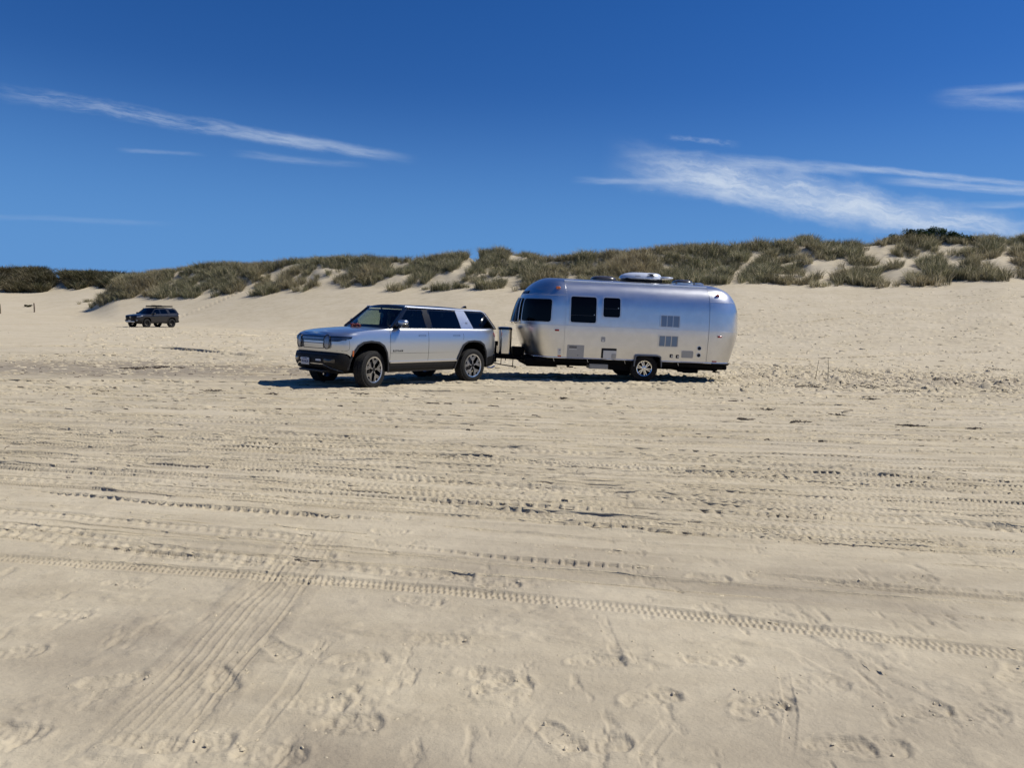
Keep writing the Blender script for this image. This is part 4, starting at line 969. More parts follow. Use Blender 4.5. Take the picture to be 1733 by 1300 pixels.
def greenhouse(root, c):
    """c: base z, side half widths, windows"""
    z0, zr = c['GZ0'], (lambda x: interp(x, c['GZR']))
    wb, wt_ = (lambda x: interp(x, c['GWB'])), (lambda x: interp(x, c['GWT']))
    def gs(sg):
        def f(x, z):
            k = (z-z0)/(zr(x)-z0); w = wb(x)+(wt_(x)-wb(x))*(k*.8+.2*k*k); return (x, sg*w, z)
        return surf_of(f, -sg)
    fb, ft, rb, rt = c['GF']         # x of windshield base/top, rear glass base/top at the centre line
    cb, ct = c['GFC']                # how far the glass curves back at its corners
    zc = c['GZC']                    # height of roof centre over its edge
    def fr(y, k):
        w = (c['GWF'][0]*(1-k)+c['GWF'][1]*k); q = min(1.05, abs(y)/w); return (fb*(1-k)+ft*k-(cb*(1-k)+ct*k)*q**2.2, y, z0*(1-k)+(zr(ft)+zc*(1-q*q)*k)*k)
    def rr_(y, k):
        w = (c['GWR'][0]*(1-k)+c['GWR'][1]*k); q = min(1.05, abs(y)/w); return (rb*(1-k)+rt*k+(.12)*q**2.2, y, z0*(1-k)+(zr(rt)+zc*(1-q*q)*k)*k)
    for nm, fn, W2, mm, sg in (('windshield', fr, c['GWF'], c.get('wsm', 'clear'), 1), ('rear_window', rr_, c['GWR'], 'tint', -1)):
        V = []; Fc = []; nu, nv = 16, 8
        for j in range(nv+1):
            k = j/nv; w = W2[0]*(1-k)+W2[1]*k
            for i in range(nu+1): V.append(fn(-w+2*w*i/nu, k))
        for j in range(nv):
            for i in range(nu): Fc.append([j*(nu+1)+i, j*(nu+1)+i+1, (j+1)*(nu+1)+i+1, (j+1)*(nu+1)+i])
        g = MB().add(V, Fc).build(nm, M[mm], root)
        # black border
        s_ = surf_of(fn, sg); b = MB(); w0, w1 = W2
        L = lambda y0, k0, y1, k1, n=10: [(y0+(y1-y0)*i/n, k0+(k1-k0)*i/n) for i in range(n+1)]
        for A, B in ((L(-w0, 0, w0, 0, 20), L(-w0*.93, .07, w0*.93, .07, 20)), (L(-w1, 1, w1, 1, 20), L(-w1*.93, .90, w1*.93, .90, 20)), (L(-w0, 0, -w1, 1), L(-w0*.93, .07, -w1*.93, .90)), (L(w0, 0, w1, 1), L(w0*.93, .07, w1*.93, .90))):
            b.strip(s_, A, B, .001, .003)
        b.build('window_border', M['black_gloss'], g)
    # roof skin
    V = []; Fc = []; nx, ny = 24, 12; xf = lambda y: fr(y, 1)[0]; xr = lambda y: rr_(y, 1)[0]
    for i in range(nx+1):
        s = i/nx
        for j in range(ny+1):
            v = -1+2*j/ny; xm = ft*(1-s)+rt*s; w = wt_(xm)*1.0; y = v*w; x = xf(y)*(1-s)+xr(y)*s
            bulge = c.get('GBULGE', .02)*math.sin(math.pi*min(1, s*1.15))**.6 if 0 < s < .86 else 0
            V.append((x, y, zr(x)+(zc)*(1-v*v)+bulge*(1-v**4)-.0))
    m = ny+1
    for i in range(nx):
        for j in range(ny): Fc.append([i*m+j, i*m+j+1, (i+1)*m+j+1, (i+1)*m+j])
    MB().add(V, Fc).build('roof', M[c['roofm']], root)
    for sg in (1, -1):
        S = gs(sg)
        for nm, P, r, mm in c['GLASS']:
            o = rpoly(P, r); g = MB().plate(S, densify(o, .12), -.012, -.004, 3).build(nm, M[mm], root)
            MB().strip(S, inset(o, -.016), inset(o, .008), -.02, .004, closed=True).build('window_trim', M['black_gloss'], g)
        for nm, P, r, mm, off in c['PILLARS']:
            MB().plate(S, densify(rpoly(P, r), .10), -.03, off, 2).build(nm, M[mm], root)
        b = MB(); b.tube([fr(c['GWF'][0]*sg, 0), fr((c['GWF'][0]*.5+c['GWF'][1]*.5)*sg, .5), fr(c['GWF'][1]*sg, 1)], [.045, .038, .034], 8)
        b.build('front_pillar', M[c.get('apm', 'black_gloss')], root)
        b = MB(); b.tube([rr_(c['GWR'][0]*sg, 0), rr_((c['GWR'][0]*.5+c['GWR'][1]*.5)*sg, .5), rr_(c['GWR'][1]*sg, 1)], [.05, .045, .04], 8)
        b.build('rear_pillar', M[c.get('rpm', 'black_gloss')], root)
    return gs, fr
def cabin(root, zf, seats, dash, wheelp):
    b = MB(); b.box((dash[0], 0, zf+.03), (dash[1], dash[2]*2, .10), bev=.03); b.build('dashboard', M['interior'], root)
    fl = MB(); fl.box(((dash[0]-2.3)/2+.2, 0, zf-.01), (dash[0]+2.3, dash[2]*2, .03)); fl.build('cabin_floor', M['interior'], root)
    for x, y in seats:
        s = MB(); R = Matrix.Rotation(-.18, 4, 'Y'); s.box((x, y, zf+.08), (.13, .46, .42), bev=.05, R=R); s.box((x-.06, y, zf+.335), (.09, .25, .15), bev=.035, R=R); s.build('seat', M['seat'], root)
    V = [(wheelp[0]+.17*math.cos(a)*-.35, wheelp[1]+.17*math.sin(a), wheelp[2]+.17*math.cos(a)*.93) for a in np.linspace(0, 2*math.pi, 25)]
    b = MB(); b.tube(V, .014, 6, caps=False); b.box(wheelp, (.03, .3, .05)); b.build('steering_wheel', M['interior'], root)

# ------------------------------------------------------------------ the silver car
SUVP = (-2.74, 17.87, .84)
suv = empty('silver_suv', (SUVP[0], SUVP[1], -.02), (0, 0, math.pi+SUVP[2]))
tag(suv, 'silver boxy off-road car with black roof, towing the rounded metal trailer', 'car')
C1 = dict(W=.985, XSF=1.6, XSR=-1.7, paint='silver', R=.415, WB=3.075,
    FX=([.5, .76, .82, .95, 1.05, 1.12, 1.155, 1.18, 1.20, 1.33], [2.36, 2.37, 2.395, 2.41, 2.405, 2.39, 2.365, 2.33, 2.28, 2.2]),
    RX=([.5, .8, 1.0, 1.2, 1.33], [-2.58, -2.62, -2.625, -2.61, -2.58]),
    V=([.36, .56, .70, .755, .77, .95, 1.08, 1.16, 1.22, 1.27, 1.30, 1.32, 1.335], [.93, .965, .982, .988, .994, 1.0, .997, .988, .976, .962, .950, .935, .91]),
    FXL=([.34, .40, .46, .54, .60, .68, .74, .79], [2.22, 2.34, 2.43, 2.47, 2.475, 2.47, 2.45, 2.41]),
    RXL=([.34, .45, .6, .8], [-2.50, -2.66, -2.68, -2.62]),
    VL=([.34, .40, .56, .60, .80], [.90, .945, .965, .972, .985]),
    SPLIT=([-2.7, -2.12, -2.02, 1.95, 2.12, 2.2, 2.6], [.70, .62, .55, .55, .72, .775, .785]),
    TOP=([-2.7, -2.3, -1.5, .9, 1.05, 1.3, 1.6, 1.9, 2.1, 2.25, 2.35, 2.42], [1.335, 1.335, 1.325, 1.315, 1.31, 1.295, 1.275, 1.25, 1.225, 1.20, 1.185, 1.175]),
    BOT=([-2.7, -2.4, -2.1, 2.05, 2.3, 2.6], [.44, .40, .36, .36, .36, .38]),
    CROWN=lambda x: .045*min(1, max(0, (x-.95)/.3)),
    ARCHF=[(1.065, .36), (1.085, .55), (1.15, .80), (1.24, .95), (1.38, 1.03), (1.60, 1.055), (1.80, 1.03), (1.94, .95), (2.06, .78), (2.12, .60), (2.14, .42)],
    ARCHR=[(-.93, .36), (-.985, .54), (-1.09, .80), (-1.19, .95), (-1.33, 1.03), (-1.55, 1.05), (-1.77, 1.03), (-1.91, .95), (-2.0, .78), (-2.06, .58), (-2.09, .42)],
    GZ0=1.318, GZR=([-2.5, -2.1, -1.2, .4, .6], [1.72, 1.755, 1.785, 1.80, 1.80]), GWB=([-2.6, -2.2, -1.2, .9], [.835, .875, .895, .885]), GWT=([-2.4, -2.0, -1.0, .5], [.66, .69, .725, .715]),
    GF=(1.20, .50, -2.56, -2.27), GFC=(.24, .10), GZC=.060, GWF=(.875, .705), GWR=(.80, .64), GBULGE=.02, roofm='roof_black',
    GLASS=[('front_side_window', [(.84, 1.337), (.43, 1.742), (-.03, 1.748), (-.075, 1.337)], .03, 'clear2'),
           ('rear_side_window', [(-.25, 1.337), (-.21, 1.748), (-1.105, 1.738), (-1.20, 1.340)], .03, 'tint'),
           ('quarter_window', [(-1.60, 1.348), (-1.41, 1.735), (-2.08, 1.715), (-2.17, 1.66), (-2.36, 1.352)], [.06, .04, .03, .06, .05], 'tint')],
    PILLARS=[('centre_pillar', [(-.06, 1.322), (-.02, 1.765), (-.22, 1.765), (-.265, 1.322)], .005, 'roof_black', .002),
             ('rear_side_pillar', [(-1.19, 1.322), (-1.10, 1.765), (-1.42, 1.765), (-1.62, 1.322)], .005, 'silver', .008),
             ('tail_pillar', [(-2.12, 1.70), (-2.10, 1.765), (-2.24, 1.72), (-2.50, 1.322), (-2.36, 1.322)], .01, 'black_gloss', .004)])
M['clear2'] = glass('side_tinted_glass', (.50, .60, .56))
sk, lo = car_shell(suv, C1); gs, wsf = greenhouse(suv, C1)
for sg in (1, -1):
    S = sk.side(sg); G = gs(sg); L_ = lo.side(sg)
    xr_ = list(np.linspace(.44, -2.05, 26))+[-2.12, -2.17, -2.24, -2.32, -2.41]
    zt_ = [interp(x, ([-2.05, .5], [1.752, 1.80])) for x in xr_[:26]]+[1.735, 1.70, 1.60, 1.47, 1.335]
    A = list(zip(xr_, zt_)); B = [(x-(0 if i < 26 else .028), z+(.034 if i < 26 else .004)) for i, (x, z) in enumerate(A)]
    MB().strip(G, A, B, -.02, .014).build('roof_rail', M['chrome'] if sg == 5 else M['silver'], suv)
    MB().strip(G, [(x, 1.316) for x in np.linspace(.9, -2.45, 20)], [(x, 1.336) for x in np.linspace(.9, -2.45, 20)], -.01, .006).build('window_sill', M['black'], suv)
    # door gaps, doors' handles, sill strip
    def gap(pts, w=.008):
        A = []; B = []
        for i, p in enumerate(pts):
            a = Vector(pts[max(0, i-1)]); b_ = Vector(pts[min(len(pts)-1, i+1)]); d = (b_-a).normalized(); nn = Vector((-d.y, d.x))*w/2
            A.append(tuple(Vector(p)+nn)); B.append(tuple(Vector(p)-nn))
        MB().strip(S, A, B, -.004, .0015).build('door_gap', M['gap'], suv)
    gap([(1.062, z) for z in np.linspace(1.315, .60, 12)]); gap([(-.068, z) for z in np.linspace(1.325, .57, 12)])
    gap([(-1.19, 1.32), (-1.20, 1.2), (-1.21, 1.12), (-1.19, 1.06)]); gap([(x, .767+(x-1)*.004) for x in np.linspace(1.06, -1.0, 16)], .005)
    gap([(2.13, 1.05), (2.12, .95), (2.13, .86), (2.18, .835), (2.25, .83), (2.32, .835)], .006)
    for hx in (.125, -.97):
        o = rrect(hx-.11, hx+.11, 1.142, 1.182, .018); MB().strip(S, o, inset(o, .006), -.003, .003, closed=True).build('door_handle', M['gap'], suv)
    xs = np.linspace(1.06, -.985, 20); MB().strip(L_, [(x, .548) for x in xs], [(x, .585) for x in xs], -.03, .030).build('sill_trim', M['alloy'], suv)
    xs = np.linspace(1.05, -.95, 16); MB().strip(L_, [(x, .34) for x in xs], [(x, .545) for x in xs], -.02, .012).build('sill', M['dark_clad'], suv)
    # mirror
    mx, my = (.79, 1.075) if sg > 0 else (.66, .93)
    mr = MB(); mr.box((mx, sg*my, 1.455), (.15, .25, .125) if sg > 0 else (.2, .10, .12), bev=.055 if sg > 0 else .04); mir = mr.build('wing_mirror', M['silver'], suv, smooth=60)
    mr = MB(); mr.box((mx-.015, sg*my, 1.395), (.15, .24 if sg > 0 else .10, .07), bev=.03); mr.tube([(.80, sg*1.0, 1.385), (.80, sg*.90, 1.345)], [.04, .035], 8); mr.build('mirror_base', M['black_gloss'], mir, smooth=60)
    # tail lamp and rear quarter
    MB().plate(S, rpoly([(-2.32, 1.235), (-2.56, 1.235), (-2.57, 1.12), (-2.38, 1.12)], .02), -.01, .010).build('tail_lamp', M['red_lens'], suv)
    MB().plate(S, rpoly([(-2.50, 1.02), (-2.575, 1.10), (-2.58, .72), (-2.30, .72)], .01), -.01, .006).build('tail_trim', M['dark_clad'], suv)
Fs = sk.front(); Fl = lo.front()
def fline(z, y0, y1, n=40): return [(y0+(y1-y0)*i/n, z(y0+(y1-y0)*i/n) if callable(z) else z) for i in range(n+1)]
top_ = lambda y: 1.132+.0*(abs(y)); bot_ = lambda y: 1.028+max(0, abs(y)-.80)*.45
MB().strip(Fs, fline(bot_, -.945, .945, 60), fline(lambda y: .5*(bot_(y)+top_(y)), -.945, .945, 60), -.01, .014).strip(Fs, fline(lambda y: .5*(bot_(y)+top_(y)), -.945, .945, 60), fline(top_, -.945, .945, 60), -.01, .014).build('lamp_band', M['black_gloss'], suv)
MB().strip(Fs, fline(1.060, -.40, .40), fline(1.106, -.40, .40), 0, .022).build('light_bar', M['lamp_bar'], suv)
for sg in (1, -1):
    MB().strip(Fs, fline(lambda y: 1.052, sg*.63, sg*.90), fline(lambda y: 1.108, sg*.63, sg*.925), 0, .021).build('light_bar', M['lamp_glass'], suv)
    o = [(sg*p[0], p[1]) for p in rrect(.43, .605, .862, 1.150, .086, 8)]
    hl = MB().plate(Fs, o, -.02, .030, 4).build('headlight', M['lamp_bar'], suv); MB().strip(Fs, o, inset(o, .013), 0, .040, closed=True).build('headlight_rim', M['black_gloss'], hl)
    MB().plate(Fl, rrect(sg*.30-.09, sg*.30+.09, .602, .640, .012), 0, .012).build('tow_hook_cover', M['plate'], suv)
    MB().plate(Fl, rrect(sg*.62-.14, sg*.62+.14, .575, .655, .02), 0, .006).build('fog_lamp', M['black_gloss'], suv)
    MB().plate(sk.side(sg), rrect(2.035, 2.062, .72, .84, .008), 0, .030).build('side_marker', M['amber_lens'], suv)
o = rrect(-.39, .39, .865, .985, .03); MB().strip(Fs, o, inset(o, .012), 0, .006, closed=True).build('nose_recess', M['dark_clad'], suv)
MB().strip(Fl, fline(lambda y: .535-max(0, abs(y)-.45)*.42, -.80, .80), fline(lambda y: .548-max(0, abs(y)-.45)*.42, -.80, .80), 0, .012).build('skid_trim', M['alloy'], suv)
MB().strip(Fl, fline(.735, -.78, .78), fline(.76, -.78, .78), 0, .004).build('bumper_line', M['dark_clad'], suv)
b = MB(); b.box((2.33, 0, .385), (.30, .9, .05), bev=.02); b.build('skid_plate', M['dark_clad'], suv)
b = MB(); b.box((2.497, -.17, .578), (.012, .31, .155), bev=.004); npl = b.build('licence_plate', M['plate'], suv)
Mf = lambda x, y, z: Matrix(((0, 0, 1, x), (1, 0, 0, y), (0, 1, 0, z), (0, 0, 0, 1)))
text('plate_lettering', 'CALIFORNIA', .030, M['plate_blue'], npl, Mf(2.504, -.17, .630)); text('plate_number', '7B74R28', .072, M['plate_blue'], npl, Mf(2.504, -.17, .568), bold=.001)
Ms = lambda x, y, z: Matrix(((-1, 0, 0, x), (0, 0, 1, y), (0, 1, 0, z), (0, 0, 0, 1)))
tt = text('door_lettering', 'R I V I A N', .062, M['gap'], suv, Ms(.845, sk.half(.845, .818)+.001, .818), bold=.003)
b = MB()
for k in range(4):
    a = math.radians(45+90*k); R = Matrix.Translation((-1.40, gs(1)(-1.40, 1.455)[0].y+.010, 1.455)) @ Matrix.Rotation(a, 4, 'Y')
    b.prism([(.010, -.018), (.042, 0), (.010, .018), (.020, 0)], 0, .004, M=R)
b.build('emblem', M['gap'], suv)
b = MB(); b.prism([(-2.03, 1.845), (-2.22, 1.845), (-2.20, 1.905), (-2.17, 1.905)], -.02, .02); b.build('antenna_fin', M['black_gloss'], suv)
cabin(suv, 1.305, [(-.22, .38), (-.22, -.38), (-1.12, .40), (-1.12, 0), (-1.12, -.40)], (.72, .50, .82), (.42, .38, 1.40))
b = MB(); b.box((.52, 0, 1.70), (.05, .26, .07), bev=.02); b.tube([(.52, 0, 1.72), (.58, 0, 1.80)], .015, 6); b.build('rear_view_mirror', M['interior'], suv)
wheel_suv(suv, 1.5375, .855, .415, 1, steer=.26, spin=10); wheel_suv(suv, 1.5375, .855, .415, -1, steer=.24, spin=50); wheel_suv(suv, -1.5375, .855, .415, 1, spin=0); wheel_suv(suv, -1.5375, .855, .415, -1, spin=30)
b = MB(); b.box((0, 0, .38), (4.4, 1.2, .12), bev=.02)
for x in (1.5375, -1.5375): b.tube([(x, -.75, .40), (x, .75, .40)], .06, 8); b.box((x, 0, .36), (.5, .9, .10), bev=.03)
b.build('underbody', M['black'], suv)
b = MB(); b.box((-2.72, 0, .47), (.30, .10, .08)); b.build('tow_hitch', M['black'], suv)
b = MB(); b.tube([(-2.15, .80, .36), (-2.32, .86, .33), (-2.42, .88, .37)], .022, 8); b.build('tow_loop', M['alloy'], suv)

# red bundle on the bonnet, ornament behind the glass
suvM = Matrix.Translation(suv.location) @ Matrix.Rotation(math.pi+SUVP[2], 4, 'Z')
def suv_pt(x, y, z): return suvM @ Vector((x, y, z))
b = MB(); r = random.Random(3)
for k in range(5):
    cx, cy = -.14+.07*k+r.uniform(-.02, .02), r.uniform(-.05, .05); pts = []
    for a in np.linspace(0, 5.6, 12): pts.append((cx+.055*math.cos(a+k), cy+.06*math.sin(a+k), .035+.035*math.sin(a*1.7+k)))
    b.cur = 1 if k == 1 else 0 if k % 2 == 0 else 2; b.tube(pts, .016, 6)
for k in range(6):
    b.cur = 2; a = r.uniform(0, 6.28); b.tube([(-.15+.05*k, 0, .03), (-.17+.055*k+r.uniform(-.05, .05), .05*math.sin(a), .10+r.uniform(0, .05))], [.010, .004], 5)
o = b.build('red_strap_bundle', [M['red_cloth'], M['pink'], M['black']], smooth=60); o.location = suv_pt(1.27, -.02, 1.345); o.rotation_euler = (0, 0, math.pi+SUVP[2]+1.35); o.scale = (1.05, 1.05, .8)
tag(o, 'tangled red and black bundle on the bonnet at the windshield of the silver car', 'bundle')
b = MB()
for k in range(4):
    a = k*math.pi/4+.3; b.tube([(0, -.065*math.cos(a), -.065*math.sin(a)), (0, .065*math.cos(a), .065*math.sin(a))], [.012, .014], 5)
b.tube([(0, 0, -.05), (0, .012, -.14), (0, .0, -.19)], [.009, .012, .006], 5); b.tube([(0, 0, 0), (0, 0, .09)], .003, 4)
o = b.build('hanging_ornament', M['white'], smooth=60); o.location = suv_pt(.60, .06, 1.60); o.rotation_euler = (0, 0, math.pi+SUVP[2])
tag(o, 'small white star-shaped ornament hanging inside the windshield of the silver car', 'ornament')

# ------------------------------------------------------------------ the dark car farther back
C2 = dict(W=.955, XSF=1.5, XSR=-1.75, paint='charcoal', R=.40, WB=2.79, nf=3.4, nr=4,
    FX=([.5, .80, .95, 1.05, 1.12, 1.16, 1.3], [2.30, 2.33, 2.33, 2.30, 2.24, 2.15, 2.1]),
    RX=([.5, .8, 1.0, 1.22], [-2.42, -2.46, -2.44, -2.36]),
    V=([.40, .56, .75, .90, .98, 1.04, 1.10, 1.15, 1.19, 1.23], [.93, .96, .985, .99, 1.0, .995, .975, .955, .935, .90]),
    FXL=([.40, .50, .62, .70, .80], [2.20, 2.36, 2.42, 2.42, 2.36]), RXL=([.40, .5, .8], [-2.38, -2.54, -2.50]), VL=([.40, .50, .80], [.90, .95, .975]),
    SPLIT=([-2.7, -2.0, -1.9, 1.85, 2.0, 2.6], [.62, .60, .50, .50, .66, .70]),
    TOP=([-2.7, -2.2, -.9, .8, 1.0, 1.5, 1.9, 2.15, 2.35], [1.245, 1.245, 1.215, 1.19, 1.185, 1.16, 1.12, 1.08, 1.04]),
    BOT=([-2.7, -2.0, 2.0, 2.5], [.48, .42, .42, .50]), CROWN=lambda x: .06*min(1, max(0, (x-.75)/.3)),
    ARCHF=[(.87, .40), (.89, .60), (.96, .82), (1.10, .96), (1.40, 1.0), (1.70, .96), (1.84, .82), (1.91, .60), (1.92, .46)],
    ARCHR=[(-1.90, .46), (-1.90, .60), (-1.83, .82), (-1.70, .96), (-1.40, 1.0), (-1.10, .96), (-.96, .82), (-.89, .60), (-.87, .40)][::-1],
    arch_m='charcoal', arch_k=.88,
    GZ0=1.20, GZR=([-2.4, -1.8, -.5, .3], [1.66, 1.71, 1.74, 1.72]), GWB=([-2.4, -1.6, .9], [.83, .87, .86]), GWT=([-2.2, -1.5, .4], [.63, .68, .68]),
    GF=(1.08, .35, -2.38, -2.12), GFC=(.22, .10), GZC=.05, GWF=(.85, .665), GWR=(.78, .60), roofm='charcoal', apm='charcoal', rpm='charcoal', wsm='clear',
    GLASS=[('front_side_window', [(.78, 1.235), (.33, 1.66), (-.08, 1.675), (-.14, 1.235)], .04, 'tint2'),
           ('rear_side_window', [(-.24, 1.24), (-.19, 1.675), (-.88, 1.665), (-1.08, 1.27)], .05, 'tint2'),
           ('quarter_window', [(-1.30, 1.30), (-1.10, 1.655), (-1.85, 1.62), (-2.16, 1.33)], .05, 'tint')],
    PILLARS=[('centre_pillar', [(-.12, 1.20), (-.06, 1.73), (-.20, 1.73), (-.26, 1.20)], .005, 'black_gloss', .002),
             ('rear_side_pillar', [(-1.05, 1.20), (-.86, 1.73), (-1.12, 1.73), (-1.34, 1.20)], .005, 'charcoal', .006),
             ('tail_pillar', [(-1.86, 1.60), (-1.80, 1.70), (-2.12, 1.64), (-2.34, 1.21), (-2.15, 1.30)], .01, 'charcoal', .005),
             ('roof_side', [(.36, 1.655), (.36, 1.73), (-1.2, 1.735), (-2.05, 1.66), (-2.0, 1.60), (-1.1, 1.65)], .01, 'charcoal', .004),
             ('waist_panel', [(.86, 1.19), (.80, 1.245), (-1.1, 1.275), (-1.3, 1.305), (-2.2, 1.335), (-2.38, 1.19)], .01, 'charcoal', .003)])
M['tint2'] = glass('smoked_glass', (.06, .08, .09))
P2 = (-31.5, 64.6); car2 = empty('dark_suv', (P2[0], P2[1], gz(*P2)-.02), (0, .012, math.pi+1.20))
tag(car2, 'dark grey off-road car with a roof rack, parked alone near the dunes', 'car')
car2.scale = (.955, .955, .955)
sk2, lo2 = car_shell(car2, C2); gs2, _ = greenhouse(car2, C2)
M['matte_black'] = mat('matte_black', (.006, .006, .007), .7, spec=.2)
def wheel_dark(parent, x, y, z, sg, r, w, rim_r, m, steer=0):
    wh = empty('wheel', (x, sg*y, z), (0, 0, (math.pi if sg < 0 else 0)+steer)); wh.parent = parent
    tyre_parts(wh, r, w, rim_r, n=32, dusty=False); h = w/2; b = MB()
    b.lathe([(rim_r+.005, h*.75), (rim_r-.01, h*.6), (rim_r-.04, .0), (rim_r, -h*.7)], 32)
    for k in range(6):
        a = 60*k; b.prism([polar(.03, a-60), polar(rim_r-.01, a-9), polar(rim_r-.01, a+9), polar(.03, a+60)], h*.25, h*.45)
    b.lathe([(0, h*.55), (.05, h*.55), (.06, h*.3), (.10, 0)], 16); b.build('rim', M[m], wh); return wh
for x in (1.395, -1.395):
    for sg in (1, -1): wheel_dark(car2, x, .83, .40, sg, .40, .27, .215, 'matte_black', steer=.05 if x > 0 else 0)
F2 = sk2.front(); FL2 = lo2.front()
MB().plate(F2, rpoly([(-.62, 1.04), (.62, 1.04), (.52, .74), (-.52, .74)], .06), -.02, .012).build('grille', M['matte_black'], car2)
b = MB()
for z in (.82, .90, .97): b.strip(F2, fline(z-.012, -.5, .5), fline(z+.012, -.5, .5), .012, .022)
b.build('grille_bar', M['dark_clad'], car2)
b = MB(); q = sk2.front()(0, .93)[0]
b.lathe([(.055, 0), (.075, 0), (.075, .02), (.055, .02)], 20, M=Matrix.Translation((q.x+.012, 0, .93)) @ Matrix.Rotation(-math.pi/2, 4, 'Z'), close=True); b.build('emblem', M['chrome'], car2)
for sg in (1, -1):
    S2 = sk2.side(sg); G2 = gs2(sg)
    o = [(sg*y, z) for y, z in rpoly([(.66, 1.05), (.66, .93), (.88, .97), (.93, 1.08)], .02)]
    MB().plate(F2, o, -.02, .018).build('headlight', M['lamp_bar'], car2)
    MB().plate(FL2, [(sg*.70+.06*math.cos(a), .66+.055*math.sin(a)) for a in np.linspace(0, 6.0, 12)], -.02, .02).build('fog_lamp', M['lamp_bar'], car2)
    for gx in (.86, -.18, -1.0):
        b = MB(); b.strip(S2, [(gx+.005, z) for z in np.linspace(1.19, .52, 8)], [(gx-.005, z) for z in np.linspace(1.19, .52, 8)], -.003, .002); b.build('door_gap', M['gap'], car2)
    for hx in (.0, -.95):
        b = MB(); q = S2(hx, 1.08)[0]; b.box((hx, q.y+sg*.02, 1.08), (.20, .035, .035), bev=.01); b.build('door_handle', M['charcoal'], car2)
    b = MB(); b.box((.66, sg*1.03, 1.28), (.14, .22, .16), bev=.04); b.tube([(.68, sg*.95, 1.22), (.68, sg*.86, 1.20)], .03, 6); b.build('wing_mirror', M['charcoal'], car2)
    MB().plate(S2, rpoly([(-2.22, 1.16), (-2.40, 1.16), (-2.42, .92), (-2.30, .95)], .02), -.01, .012).build('tail_lamp', M['red_lens'], car2)
    xs = np.linspace(.88, -.88, 10); MB().strip(lo2.side(sg), [(x, .42) for x in xs], [(x, .50) for x in xs], 0, .05).build('side_step', M['matte_black'], car2)
b = MB(); b.box((2.44, 0, .60), (.012, .31, .15)); b.build('licence_plate', M['plate'], car2)
b = MB(); b.box((2.36, 0, .54), (.10, 1.0, .10), bev=.02); b.build('skid_plate', M['alloy'], car2)
b = MB(); b.box((-2.14, 0, 1.735), (.28, 1.0, .03), bev=.01); b.build('roof_spoiler', M['charcoal'], car2)
b = MB()
for x in (-.20, -.85, -1.5): b.box((x, 0, 1.86), (.05, 1.2, .03))
for sg in (1, -1):
    b.tube([(.12, sg*.60, 1.76), (-.1, sg*.60, 1.80), (-1.75, sg*.60, 1.80), (-1.9, sg*.60, 1.74)], .018, 6)
b.box((-.85, 0, 1.90), (1.75, 1.24, .045), bev=.015)
b.box((-.85, .66, 1.89), (1.8, .06, .10), bev=.02); b.box((-.85, -.66, 1.89), (1.8, .06, .10), bev=.02); b.box((.05, 0, 1.885), (.06, 1.3, .09), bev=.02)
rk = b.build('roof_rack', M['matte_black'], car2); rk.location.z = .045
b = MB(); b.box((-.25, .30, 1.955), (.70, .55, .05), bev=.02); b.build('recovery_boards', M['matte_black'], car2).location.z = .045
cabin(car2, 1.185, [(-.25, .36), (-.25, -.36), (-1.05, 0)], (.62, .46, .78), (.36, .36, 1.27))
b = MB(); b.box((0, 0, .44), (4.2, 1.1, .12))
for x in (1.395, -1.395): b.tube([(x, -.7, .40), (x, .7, .40)], .06, 8)
b.build('underbody', M['black'], car2)

# ------------------------------------------------------------------ the metal trailer
M['aluminium'] = mat('polished_aluminium', (.62, .63, .65), .25, 1.0)
def alu():
    t = M['aluminium'].node_tree; b = t.nodes['Principled BSDF']; n = NT(t); co = n.n('ShaderNodeTexCoord').outputs['Object']
    mp = n.n('ShaderNodeMapping'); mp.inputs['Scale'].default_value = (1, 1, 6); n.link(co, mp.inputs[0])
    v = n.noise(mp.outputs[0], 1.2, 3, .5); n.link(n.m('MULTIPLY_ADD', v, .10, .25), b.inputs['Roughness'])
    bn = n.n('ShaderNodeBump'); bn.inputs['Strength'].default_value = .2; bn.inputs['Distance'].default_value = .02
    n.link(n.noise(co, 1.3, 2, .5), bn.inputs['Height']); n.link(bn.outputs[0], b.inputs['Normal'])
    g = n.noise(co, 4, 4, .6); n.link(n.mix(n.sstep(g, .3, .7), (.69, .695, .705, 1), (.64, .645, .655, 1)), b.inputs['Base Color'])
alu()
M['alu_light'] = mat('satin_aluminium', (.62, .63, .65), .33, 1.0)
M['alu_frame'] = mat('window_frame_metal', (.55, .56, .58), .35, .9)
M['hatch_grey'] = mat('hatch_grey', (.33, .34, .36), .40, .5); M['hatch_white'] = mat('hatch_white', (.60, .60, .58), .4)
M['steel'] = mat('polished_steel', (.62, .60, .57), .10, 1.0)
M['ac_white'] = mat('roof_unit_shell', (.62, .66, .72), .28, .15, coat=.5); M['dome'] = mat('smoke_dome', (.045, .042, .046), .25, coat=.3)
M['arch_grey'] = mat('arch_metal', (.16, .165, .18), .4, .8)
M['frame_black'] = mat('frame_black', (.004, .004, .0045), .8, spec=.12); M['box_grey'] = mat('box_grey', (.36, .35, .32), .6)
TRP = (3.345, 20.57, .118); TPITCH = .0175
tr = empty('travel_trailer', (TRP[0], TRP[1], -.02)); tr.rotation_mode = 'XYZ'
tr.rotation_euler = (0, -TPITCH, math.pi+TRP[2])
tag(tr, 'rounded polished aluminium travel trailer hitched behind the silver car', 'trailer')
TRM = Matrix.Translation(tr.location) @ Euler((0, -TPITCH, math.pi+TRP[2])).to_matrix().to_4x4()
XF, XR, LF, LR = 2.2, -1.65, 1.75, 1.62
TZ = [.56, 1.0, 1.43, 1.9, 2.15, 2.35, 2.5, 2.6, 2.66, 2.69]
